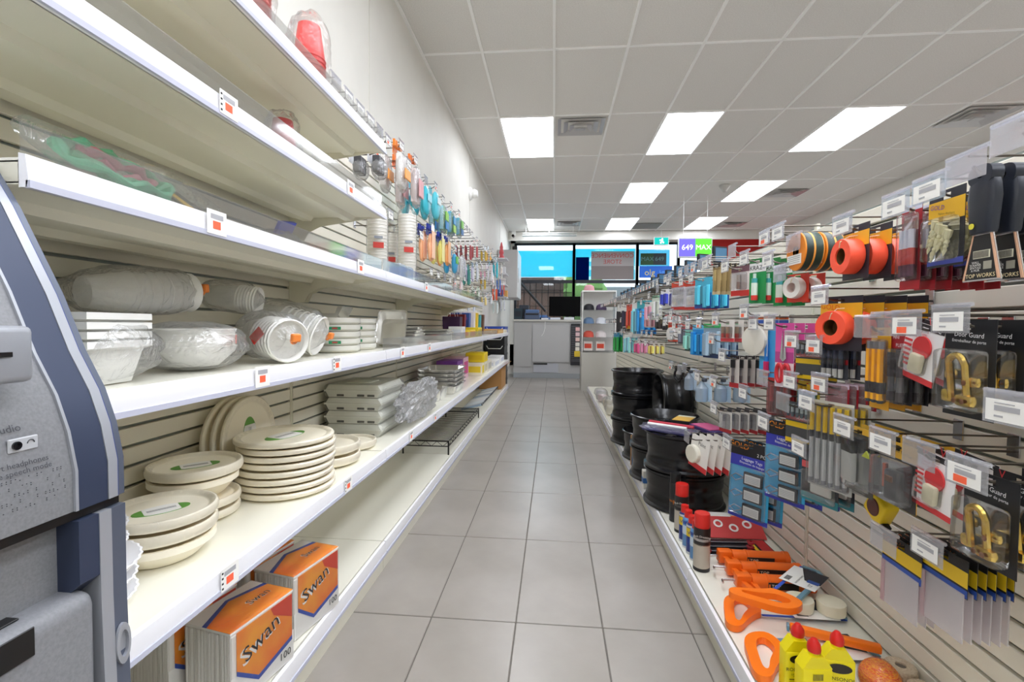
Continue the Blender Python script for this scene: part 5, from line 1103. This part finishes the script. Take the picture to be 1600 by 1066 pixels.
def fluid():
    b=MB(); b.rbox(-.036,.036,-.019,.019,0,.115,yel,.006,2); b.prism([(-.036,.113),(.036,.113),(.016,.142),(-.016,.142)],-.016,.016,'y',yel); b.lathe([(.013,.14),(.013,.150)],yel,14); p=[('bottle',b.mesh('b'))]
    b=MB(); b.lathe([(.0145,.148),(.0155,.156),(.014,.166),(.006,.178),(0,.179)],mat('#d3221c',.35),16); p.append(('red_cap',b.mesh('c')))
    b=MB(); b.lathe([(.0,-.0196),(.027,-.0202)],mat('#241c12',.5),24,(0,0,.098),'y',capb=False,capt=False,sy=.45) 
    text_into(b,'RONSONOL',.0125,ink,T(0,-.0205,.072)@FRONT); text_into(b,'LIGHTER FLUID',.0065,ink,T(0,-.0205,.06)@FRONT)
    for k in range(4): b.box(-.026,.026,-.0205,-.0195,.046-.008*k,.048-.008*k,mat('#6a5a10',.5))
    p.append(('front_print',b.mesh('p',0)))
    b=MB(); b.box(-.012,.014,.0195,.0203,.088,.105,mat('#d8c90e',.4))
    for k in range(7): b.box(-.010+k*.0035,-.0085+k*.0035,.0204,.0209,.089,.104,ink)
    for k in range(6): b.box(-.028,.028,.0195,.0205,.072-.008*k,.074-.008*k,mat('#6a5a10',.5))
    p.append(('back_print',b.mesh('q'))); return p
lf=fluid()
for (x,y,rz,l) in ((.632,1.172,PI+.1,'front bottle with barcode side showing'),(.703,1.205,-.15,'bottle showing its lettered front'),(.622,1.228,.0,'bottle behind the barcode one')):
    place(lf,'lighter_fluid','yellow lighter fluid with red cap, '+l,'lighter fluid',(x,y,DB),(0,0,rz),'yellow lighter fluid bottles')
# ================================================================ LEFT SLAT WALL: HANGING PARTY GOODS
def bagst(body,top=None,patt=(),d=.03,inner=None):
    """hanging bag: coloured or clear pillow below a gathered top"""
    def f(w,h):
        c=card_mb(w*.6,.05,top or ('#e8eaee' if body=='clear' else body)); p=[('header',c.mesh('header'))]
        m=bag_m if body=='clear' else mat(body,.35)
        o=blob(w*.46,d,h*.40,m,.12,3.5,int(h*1000)%17,18,12); o.xform(Matrix.Translation((0,-d*1.25-.003,-.026-h*.46))); p.append(('bag',o.mesh('bag')))
        for k,(z0,z1,col) in enumerate(patt):
            b=MB(); b.rbox(-w*.36,w*.36,-d*2.55,-d*2.3,-h*z1,-h*z0,mat(col,.45),.004); p.append(('printed_patch',b.mesh('pp')))
        if inner:
            b=MB(); n=5
            for k in range(n): b.rbox(-w*.36+w*.72*k/n,-w*.36+w*.72*(k+.8)/n,-d*1.7,-d*.7,-h*.85,-h*.2,mat(inner if isinstance(inner,str) else inner[k%len(inner)],.5),.003)
            p.append(('contents',b.mesh('c')))
        if top and top!=body:
            b=MB()
            for a in (-.6,-.2,.25,.65): sg=1 if a>0 else -1; b.prism([(sg*.006,-.022),(sg*.008+math.sin(a)*w*.3,.010),(sg*.010+math.sin(a)*w*.6,.02),(sg*.012+math.sin(a)*w*.5,-.014)],-.022-.005*a,-.008-.005*a,'y',mat(top,.4))
            p.append(('gathered_top',b.mesh('g')))
        return p
    return f
LX=-.88
def L(box,n,dx,st_,nm,lb,ct,X=LX,**k): k.setdefault('yaw',0); prod(-1,box,X,n,dx,st_,nm,lb,ct,**k)
L((560,238,596,278),2,.09,bagst('clear',None,(),.035,['#3c3c42','#6c6c72']),'cutlery_bag','clear bag of black plastic cutlery beside the top shelf end','cutlery')
L((604,228,630,304),2,.095,bagst('clear','#f08a2c',[(.5,.72,'#f0a04a')],.03,['#f2efec','#eae6e2']),'cutlery_bag','white cutlery bag gathered with an orange top, nearest one','cutlery')
L((632,250,648,330),2,.095,bagst('clear','#ee7a2c',[(.4,.75,'#d9a0a4')],.03,['#e6d8d8','#f0eaea']),'cutlery_bag','white and pink cutlery bag with an orange top, farther one','cutlery')
L((650,282,664,338),3,.07,bagst('#3fb9cc',None,[(.4,.62,'#9fe0ec')],.026),'balloon_bag','turquoise party bag on the left slats','party bag')
L((666,292,680,345),2,.08,bagst('#58c4d4',None,[(.35,.55,'#e2f2f4')],.026),'balloon_bag','pale turquoise party bag beside it','party bag')
L((678,312,692,368),2,.08,bagst('clear',None,[(.35,.6,'#8fd04a'),(.62,.85,'#2c86c8')],.028,['#9fd8e4','#7cc84c']),'balloon_bag','green and blue printed bag, first of three','party bag')
L((693,322,703,372),2,.08,bagst('clear',None,[(.35,.6,'#3a9ad2'),(.62,.85,'#a6d85a')],.028,['#6cc0dc','#8ad05c']),'balloon_bag','green and blue printed bag, second of three','party bag')
L((706,334,716,374),2,.08,bagst('clear',None,[(.3,.6,'#7cc84c'),(.62,.85,'#2f6fb0')],.028,['#6cc0dc','#c8e08a']),'balloon_bag','green and blue printed bag, third of three','party bag')
L((660,356,676,410),2,.06,bagst('#f2b48a','#2c3fae',[(.1,.9,'#f6c7a4')],.018),'straw_pack','peach paper straws under a blue header','straws')
L((679,368,689,414),2,.06,bagst('#e6dc7a','#2c3fae',[(.1,.9,'#f0e69a')],.018),'straw_pack','yellow paper straws under a blue header','straws')
L((690,374,698,416),2,.06,bagst('#f0a868','#2c3fae',[(.1,.9,'#f4bc8a')],.018),'straw_pack','orange paper straws under a blue header','straws')
L((700,390,710,428),2,.07,bagst('#3f9fd0',None,[(.3,.6,'#7ccb4e')],.022),'balloon_bag','blue packet with a green patch below the printed bags','party bag')
L((712,392,722,442),2,.07,bagst('clear',None,(),.022,['#f0f0f4','#e6e6ee']),'cutlery_bag','clear bag of white forks above the third shelf','cutlery')
L((730,376,740,408),4,.05,plainc('#a83a40',[],.012),'fan_pack','dark red paper fan packet hanging on the left slats','party fan')
L((741,380,749,404),2,.05,plainc('#b84a4a',[],.012),'fan_pack','second dark red fan packet','party fan')
L((754,388,762,408),2,.05,plainc('#c9a83a',[],.016),'coin_card','gold candle card in the upper left row','candles')
L((763,392,769,408),2,.05,plainc('#e0a040',[],.016),'coin_card','orange gold candle card beside it','candles')
L((751,424,764,454),2,.05,style('#d8c8d4',[(0,.3,'#d88aa4'),(.45,.95,'#b8982f')],None,c_rods(4,.8,.45,.9,.004,[(0,'#d8b84a',1)]),[]),'coin_card','yellow card under pink candles, middle left row','candles')
L((752,460,764,478),2,.05,plainc('#cdbb7c',[],.016),'coin_card','pale gold card in the lower left row','candles')
L((772,400,780,438),2,.05,plainc('#25a4b4',[],.02),'garland_bag','teal tassel garland hanging far left','garland')
L((770,446,780,470),2,.05,plainc('#e0552c',[],.02),'garland_bag','orange-red garland hanging far left','garland')
L((766,412,771,440),2,.05,plainc('#e2e2ea',[(.2,.5,'#d05a8a')],.012),'card_pack','white card with pink patch on the far left slats','party card')
L((742,410,749,440),2,.05,plainc('#dfe2ee',[(.5,.9,'#3f8a6a')],.012),'card_pack','white and green card on the far left slats','party card')
L((727,414,737,446),2,.05,plainc('#3f8f86',[(.4,.8,'#2a5c9c')],.016),'card_pack','green and blue packet low on the left slats','party card')
L((778,430,784,458),2,.05,plainc('#3f6fc0',[],.014),'card_pack','blue packet at the end of the left slats','party card')
L((785,440,789,462),2,.05,plainc('#d84a3a',[],.014),'card_pack','red packet last on the left slats','party card')
MORE=[((722,402,728,430),'#e4e4ee','#4a90c8','white and sky blue'),((735,416,741,440),'#d8d0e8','#8a5ab8','lilac'),((744,448,750,470),'#c8d8c8','#3f8a5a','leaf green'),((716,436,724,456),'#e8d8dc','#c84a6a','rose pink'),((728,450,736,466),'#e6e0c8','#c8a040','straw yellow'),((737,470,744,488),'#d0d8e6','#3a5aa8','cobalt blue'),((768,426,773,448),'#ece4e0','#b83a3a','brick red'),((774,470,780,490),'#d8e4e4','#2a8a94','sea green'),((782,412,786,436),'#f0ece0','#e0902c','amber'),((786,466,790,486),'#dcdce6','#5a5a8a','slate violet'),((757,412,763,424),'#e8e8ee','#d06a9a','candy pink'),((765,458,770,476),'#e6eaf0','#2c74b8','steel blue')]
for (bx_,c,c2,nm2) in MORE: L(bx_,2,.06,plainc(c,[(.3,.75,c2)],.014),'party_card',nm2+' party card filling the far left slats','party card')
def lfree(Y,Z): return free(Y,Z,-1)
for (z,y0,y1,st_,wh) in ((1.965,1.78,7.1,.115,'from the camera in the left top row'),(1.60,2.2,6.8,.19,'along the middle row of the left slats'),(1.40,3.2,6.8,.2,'along the lower row of the left slats')):
    y=y0; k=0
    while y<y1:
        if lfree(y,z): hook(-1,LX+.03,y,z,ORDW[k]+' '+wh,simple=True); k+=1
        y+=st_*(1 if y<4 else 1.3)
# ================================================================ FAR GOODS ON THE LEFT SHELVES
def carton(nm,lab,cat,x,y,z,w,l,h,c,face=None,rz=0):
    t=thing(nm,lab,cat,(x,y,z),(0,0,rz)); b=MB(); b.rbox(-w/2,w/2,-l/2,l/2,0,h,mat(c,.6),.002); obj('carton',b,t)
    if face:
        b=MB(); b.box(-w*.4,w*.4,-l/2-.0015,-l/2-.0003,h*.25,h*.75,mat(face,.5)); obj('printed_panel',b,t)
        b=MB(); b.box(w/2+.0003,w/2+.0015,-l*.4,l*.4,h*.2,h*.8,mat(face,.5)); obj('side_print',b,t)
    return t
import itertools
cols=['#f0d02c','#e8e2c4','#7a3fa0','#d84a8a','#e8c23a','#f2efe4','#c9b25a','#e8742c','#58a0c8','#d8d2be']
random.seed(5)
carton('flower_box','purple flower printed box lying on the lower shelf','gift box',-.98,4.42,D1,.2,.26,.20,'#7d3f9c','#e8b8d8')
carton('flower_box','pink blossom printed box behind the purple one','gift box',-.98,4.72,D1,.2,.26,.21,'#e8c0d4','#c8408a')
carton('yellow_box','yellow carton stacked on the cream boxes','carton',-.85,5.22,D1+.132,.2,.3,.10,'#f2d51e','#e8c41c')
carton('cream_box','cream and yellow carton at the shelf front','carton',-.83,5.02,D1,.16,.16,.13,'#ece6cc','#e8cf2c')
carton('cream_box','cream carton beside the yellow edged one','carton',-.84,5.24,D1,.18,.2,.13,'#e9e3d0','#cfc6a0')
carton('cream_box','pale carton farther along the lower shelf','carton',-.84,5.56,D1,.18,.3,.12,'#e2ddd0','#b8b4a8')
carton('paper_stack','stack of white paper pads near the shelf end','paper',-.84,6.2,D1,.2,.5,.08,'#f2f2f2','#d0d4e0')
carton('paper_stack','second white paper stack by the cardboard box','paper',-.84,6.85,D1,.2,.45,.09,'#eeeef0','#c8cede')
def giftbag(lab,x,y,z,w,d,h,c,dots=()):
    t=thing('gift_bag',lab,'gift bag',(x,y,z),(0,0,0)); b=MB(); b.prism([(-w/2,0),(w/2,0),(w/2*1.08,h),(-w/2*1.08,h)],-d/2,d/2,'y',mat(c,.4)); obj('bag',b,t)
    b=MB()
    for s_ in (-1,1): b.tube([(-w*.25,s_*d*.45,h*.98),(-w*.2,s_*d*.45,h*1.2),(w*.2,s_*d*.45,h*1.2),(w*.25,s_*d*.45,h*.98)],.003,white,5)
    obj('handle',b,t)
    for i,(u,v,cc) in enumerate(dots):
        b=MB(); b.lathe([(.02,-.001),(.02,0)],mat(cc,.5),14,(u*w,-d/2-.0005,v*h),'y'); obj('dot',b,t)
dd=[(-.3,.25,'#3f8fd0'),(.25,.3,'#d84a5a'),(0,.55,'#6aa84a'),(-.3,.78,'#e0a02c'),(.3,.75,'#8a4ab0')]
giftbag('white gift bag with coloured dots on the lower shelf',-1.03,5.1,D1+.0,.14,.09,.22,'#f2eef0',dd)
giftbag('dark purple gift bag at the back of the second shelf',-.93,4.30,D2,.15,.12,.19,'#4a2c5a')
giftbag('maroon striped gift bag on the second shelf',-.98,4.74,D2,.16,.08,.22,'#8a2f3a',[(0,.5,'#e8d8d0')])
giftbag('dotted blue gift bag on the second shelf',-.97,4.90,D2,.18,.1,.24,'#3a5aa8',dd)
giftbag('white and red gift bag on the second shelf',-.95,5.08,D2,.18,.1,.26,'#e8e0de',[(0,.3,'#d8323a'),(0,.7,'#d8323a')])
giftbag('yellow gift bag farther along the second shelf',-.95,5.28,D2,.18,.1,.25,'#e8c22c')
giftbag('teal gift bag farther along the second shelf',-.95,5.5,D2,.18,.1,.23,'#3f9fa8',dd[:2])
giftbag('brown gift bag near the end of the second shelf',-.95,5.75,D2,.18,.1,.24,'#6a4632')
carton('yellow_box','yellow and orange low carton behind the clear guard','carton',-.80,4.30,D2,.12,.3,.07,'#f0d23a','#e88a2c')
carton('yellow_box','bright yellow carton under the gift bags','carton',-.80,4.72,D2,.12,.26,.09,'#eed42a','#c8b020')
carton('white_tub','white lidded tub between the foil trays and gift bags','tub',-.83,4.02,D2,.12,.14,.10,'#eeeeee','#d8dce4')
carton('tray_box','flat brown open carton on the second shelf end','carton',-.84,6.4,D2,.24,.7,.06,'#b8863e','#d8b06a')
carton('tray_box','long white flat carton beyond the brown one','carton',-.84,7.05,D2,.24,.5,.05,'#ece8dc','#d8d0b8')
b=MB(); b.box(-.16,.16,-.3,.3,0,.004,cardb); b.box(-.16,-.154,-.3,.3,0,.3,cardb); b.box(.154,.16,-.3,.3,0,.3,cardb); b.box(-.154,.154,-.3,-.294,0,.3,cardb); b.box(-.154,.154,.294,.3,0,.3,cardb)
t=thing('cardboard_box','open brown cardboard box standing on the base deck end','box',(-.90,7.03,D0)); obj('body',b,t); b=MB(); b.cbox((.20,0,.33),(.12,.6,.005),cardb,Matrix.Rotation(-.7,3,'Y')); obj('flap',b,t)
random.seed(9)
for k in range(18):
    c=random.choice(['#f2f2f2','#e6e8ee','#dfe6ee','#9fb4cc','#c8ccd2']); y=5.0+k*.085; b=MB(); b.tube([(-.1,-.0,.02),(.12,.0,.075)],.012,mat(c,.4),8); 
    t=thing('paper_roll','slim pale wrapping roll propped on the base deck, %s from the wire rack'%ORDW[k],'wrapping roll',(-.88,y,D0-.004),(0,0,.12*math.sin(k)),'wrapping rolls on the base deck'); obj('roll',b,t); b=MB(); b.lathe([(.0125,-.004),(.0125,.006)],mat('#3a3c44',.5),8,axis='x',c=(.122,0,.0757)); obj('end_cap',b,t)
carton('box_stack','stack of tan flat boxes at the end of the third shelf','box',-.86,4.1,D3,.2,.8,.05,'#e8dcc4','#d8b88a')
# ================================================================ CRATES, COUNTER, CASHIER AREA
navyb=mat('#1a2240',.4); blk2=mat('#15161a',.4)
def crate(m):
    b=MB(); b.rbox(-.16,.16,-.26,.26,0,.012,m,.003); 
    for (x0,x1,y0,y1) in ((-.16,.16,-.26,-.25),(-.16,.16,.25,.26),(-.16,-.15,-.25,.25),(.15,.16,-.25,.25)): b.box(x0,x1,y0,y1,.012,.11,m); b.box(x0-.004,x1+.004,y0-.004,y1+.004,.11,.145,m)
    return [('basket',b.mesh('crate')),('handle',MB().tube([(-.13,-.268,.125),(-.1,-.28,.08),(.1,-.28,.08),(.13,-.268,.125)],.006,mat('#e6e6e2',.5),6).mesh('h'))]
ck=crate(blk2); cb=crate(mat('#2447a8',.4))
for k in range(7): place(cb if k==6 else ck,'shopping_basket',('blue shopping basket on top of the black stack' if k==6 else 'black shopping basket, %s from the floor in the stack'%ORDW[k]),'basket',(-.95,7.85,.004+k*.1465),(0,0,0),'stacked shopping baskets')
lam=mat('#bcbcbc',.45,name='grey_laminate'); lam2=mat('#c3c2bf',.45,name='dark_laminate')
t=thing('cashier_counter','pale grey cashier counter across the end of the aisle','counter',(0,9.45,0)); b=MB(); b.box(-.80,1.6,.02,.75,.1,1.13,lam); obj('body',b,t)
b=MB(); b.rbox(-.82,1.62,-.02,.78,1.131,1.17,mat('#c9c7c0',.35),.004); obj('counter_top',b,t)
b=MB(); b.box(-.80,1.6,.0,.6,0,.1,mat('#9fa4a8',.35)); obj('kick_plate',b,t)
b=MB(); b.rbox(-.42,.32,-.004,.019,.32,1.06,lam,.003); obj('front_panel',b,t)
b=MB(); b.rbox(-.79,-.44,.0,.019,.22,1.10,mat('#b4b4b3',.45),.003); obj('side_panel',b,t)
b=MB(); b.rbox(-.40,.1,.0,.019,.11,.29,mat('#b9bcc4',.3),.003); obj('lower_shelf_front',b,t)
b=MB(); b.rbox(-.40,-.12,-.012,-.001,.27,.30,black,.003); obj('cable_tray',b,t)
b=MB(); b.tube([(-.17,.0,1.13),(-.175,-.012,1.0),(-.2,-.014,.9),(-.24,-.014,.84)],.006,white,6); obj('white_cable',b,t)
t=thing('card_rack','black slotted rack of gift cards on the counter front','card rack',(.46,9.42,.27)); b=MB(); b.rbox(-.12,.12,0,.02,0,.82,mat('#26262a',.4),.003); obj('panel',b,t)
sl=MB(); sl.box(-.11,.11,-.004,-.0005,0,.012,mat('#6a6a70',.4)); slm=sl.mesh('slot')
for k in range(20): obj('slot_rail',slm,t,(0,0,.08+k*.036))
for (z,c,l) in ((.72,'#e8b8b8',0),(.62,'#e0c0c4',0),(.52,'#e8c8c0',0),(.42,'#e6e2d8',0),(.33,'#ece8dc',0)):
    b=MB(); b.rbox(-.03,.05,-.02,-.005,z-.045,z+.03,mat(c,.5),.003); thing('gift_card','gift card clipped to the black rack, %s from the top'%ORDW[round((.72-z)*10)],'gift card',(.46,9.42,.27),me=b.mesh('g'),group='gift cards on the black rack')
b=MB(); b.rbox(-.05,.07,-.03,-.005,.17,.28,mat('#e8c83a',.5),.003); thing('gift_card','yellow and white card pack low on the black rack','gift card',(.46,9.42,.27),me=b.mesh('g'))
t=thing('monitor','large black monitor seen from the front on the counter','monitor',(.27,9.62,1.17)); b=MB(); b.rbox(-.37,.37,0,.04,.07,.47,mat('#020203',.6,spec=.1),.006); obj('screen',b,t); b=MB(); b.rbox(-.12,.12,-.06,.14,0,.012,black,.004); b.rbox(-.03,.03,.041,.06,.012,.2,black,.003); obj('stand',b,t)
t=thing('receipt_printer','blue-grey lottery terminal on the counter','terminal',(-.44,9.66,1.17)); b=MB(); b.rbox(-.15,.15,-.12,.12,0,.14,mat('#4a5a78',.4),.01); obj('body',b,t); b=MB(); b.box(-.13,.13,-.1215,-.1203,.09,.12,black); obj('slot',b,t); b=MB(); b.rbox(-.14,.14,-.06,.1,.141,.2,mat('#5a7aa8',.3),.01); obj('lid',b,t)
for i,(x,w,c,l) in enumerate(((-.18,.14,'#e6eaf0','white papers beside the terminal'),(.03,.2,'#dfe6f2','pale leaflets in front of the monitor'),(.30,.2,'#e8ecf2','white leaflets under the monitor'))):
    b=MB(); b.rbox(-w/2,w/2,-.05,.03,0,.03+.01*i,mat(c,.5),.004); thing('leaflet_pile',l,'papers',(x,9.51,1.1705),me=b.mesh('l'))
# dark and red clutter at the left end of the counter
for i,(x,y,w,d,h,c,l) in enumerate(((-.72,9.6,.16,.2,.22,'#243a44','dark teal box on the counter end'),(-.62,9.9,.2,.2,.3,'#3a3f4a','dark grey machine behind the terminal'),)):
    carton('counter_box',l,'box',x,y,1.1705,w,d,h,c,'#1c2430')
# wall shelves with small goods and the tall cabinet above the counter
t=thing('wall_cabinet','tall pale grey cabinet on the left wall above the counter','cabinet',(-.93,9.75,1.60)); b=MB(); b.rbox(-.2,.19,-.35,.6,0,.95,mat('#c9c9c9',.4),.006); obj('body',b,t); b=MB(); b.rbox(.191,.205,-.34,.59,.01,.94,mat('#f2f2f4',.3),.004); obj('door',b,t); b=MB(); b.rbox(.206,.216,-.3,-.28,.3,.6,steel,.002); obj('handle',b,t)
b=MB(); b.rbox(-.05,.05,-.05,.05,0,.09,gblack,.01); thing('speaker_box','small black speaker on top of the tall cabinet','speaker',(-.80,9.6,2.552),me=b.mesh('s'))
t=thing('wall_shelf','white tiered wall shelf beside the tall cabinet','shelf',(-1.12,8.75,1.55)); 
for k,z in enumerate((0,.22,.42,.7)): b=MB(); b.rbox(0,.26,-.2,.2,z,z+.02,mat('#e2e2e6',.4),.003); obj('tier',b,t)
b=MB(); b.box(-.004,.0,-.2,.2,0,.72,mat('#d8d8dc',.4)); obj('back',b,t)
for i,(z,c,l) in enumerate(((1.571,'#3a4a8a','navy blue bottle'),(1.791,'#f0e8e4','white carton'),(1.991,'#d8d8dc','grey carton'),(1.571,'#e8b060','orange carton'))):
    y=8.65+.17*(i%2); b=MB(); b.rbox(-.05,.05,-.05,.05,0,.13,mat(c,.5),.008); t=thing('shelf_carton',l+' on the white tiered wall shelf','carton',(-.98+.02*i,y+.02*i,z),me=b.mesh('c'))
b=MB(); b.lathe([(.05,0),(.055,.04),(.03,.08),(.045,.12),(.028,.18),(.03,.22),(.012,.30),(0,.32)],mat('#e0636a',.5),14); thing('figurine','red figurine standing on the tiered wall shelf','figurine',(-.98,8.75,2.272),me=b.mesh('f'))
# clear display unit past the right slat wall
t=thing('display_unit','clear and white display unit of caps beyond the right slat wall','display',(.72,7.62,0)); b=MB(); b.box(-.27,.27,.05,.5,0,.62,mat('#b9b7b0',.6)); obj('base',b,t)
b=MB(); b.box(-.27,.27,.46,.5,.621,1.62,white); obj('back',b,t)
b=MB(); b.box(-.27,.27,.06,.455,1.60,1.62,white); obj('top',b,t)
for z in (.64,.86,1.08,1.3): b=MB(); b.box(-.265,.265,.06,.455,z,z+.008,acrylic); obj('shelf',b,t)
for x in (-.27,.265): b=MB(); b.box(x,x+.005,.06,.455,.621,1.6,acrylic); obj('side',b,t)
for x in (-.27,.258): b=MB(); b.tube([(x+.006,.055,.621),(x+.006,.055,1.62)],.008,white); obj('post',b,t)
def cap(c):
    b=MB(); b.lathe([(.085,0),(.086,.03),(.075,.075),(.04,.10),(0,.105)],mat(c,.7),18); p=[('crown',b.mesh('c'))]; b=MB(); b.prism([(-.07,-.06),(-.05,-.13),(.05,-.13),(.07,-.06)],0,.006,'z',mat(c,.7)); p.append(('brim',b.mesh('b'))); return p
for (x,z,c,l) in ((-.15,1.309,'#2a2a30','black'),(.05,1.309,'#4a3a5a','dark purple'),(-.15,1.089,'#6a86a8','blue-grey'),(.05,1.089,'#d8dce4','white'),(-.15,.869,'#d85a4a','coral red'),(.05,.869,'#e0d8d8','pale grey'),(-.15,1.621,'#d8a0a8','pink')):
    place(cap(c),'cap',l+' cap in the clear display unit','cap',(.72+x,7.85,z),(0,0,.2),'caps in the clear display unit')
for (x,l) in ((-.16,'left'),(.04,'right')): carton('snack_box','red and white packet low in the display unit, '+l+' one','packet',.72+x,7.85,.649,.14,.12,.15,'#e8e0dc','#d8472f')
# ================================================================ OUTSIDE
b=MB(); b.box(-14,20,YF+.05,40,-.06,-.02,noisy('asphalt','#6f7072','#85868a',2,.9)); struct('ground_outside',b)
b=MB(); b.box(-6,.3,15.5,15.8,0,2.45,mat('#6b4a3a',.8)); b.box(-6,.3,15.3,15.5,2.2,2.6,mat('#4a332a',.8)); thing('brown_kiosk','dark brown fence wall seen through the lower window','wall',me=b.mesh('k'))
t=thing('parked_car','blue parked car outside the lower window','car',(-.9,14.4,0)); b=MB(); b.prism([(-1.9,.3),(1.9,.3),(1.95,.75),(1.2,.85),(.7,1.35),(-.9,1.35),(-1.6,.9),(-1.95,.8)],-.8,.8,'y',mat('#4a6ea8',.3)); obj('body',b,t)
b=MB(); b.prism([(-1.3,.9),(1.05,.9),(.65,1.28),(-.85,1.28)],-.805,.805,'y',mat('#20262c',.1)); obj('window',b,t)
for x in (-1.2,1.2):
    b=MB(); b.lathe([(.32,-.82),(.32,.82)],black,18,axis='y',c=(x,0,.32)); obj('wheel',b,t)
b=MB(); b.box(1.5,12,19,19.4,0,2.6,mat('#8a8f94',.8)); thing('grey_building','grey building across the car park','building',me=b.mesh('g'))
t=thing('street_tree','green tree outside behind the cashier window','tree',(.9,17,0)); b=MB(); b.tube([(0,0,0),(0,0,1.5)],.08,mat('#5a4632',.8)); obj('trunk',b,t); o=blob(.9,.9,.9,mat('#6f9a4a',.8),.3,3,71); o.xform(Matrix.Translation((0,0,2.0))); obj('crown',o,t)
t=thing('window_grille','black security grille across the lower cashier window','grille',(-.98,WF-.12,.6)); bar=MB(); bar.box(-.008,.008,-.008,.008,0,1.56,black); bm_=bar.mesh('bar')
for k in range(10): obj('upright_bar',bm_,t,(.05+k*.155,0,0))
bar=MB(); bar.box(0,1.47,-.006,.006,-.006,.006,black); bm_=bar.mesh('rail')
for z in (.02,.5,.95,1.3): obj('cross_bar',bm_,t,(0,.0145,z))
b=MB(); b.tube([(-.85,11.6,2.12),(-.20,11.6,1.40)],.03,black,8); thing('diagonal_pole','black diagonal pole leaning in front of the grille','pole',me=b.mesh('d'))
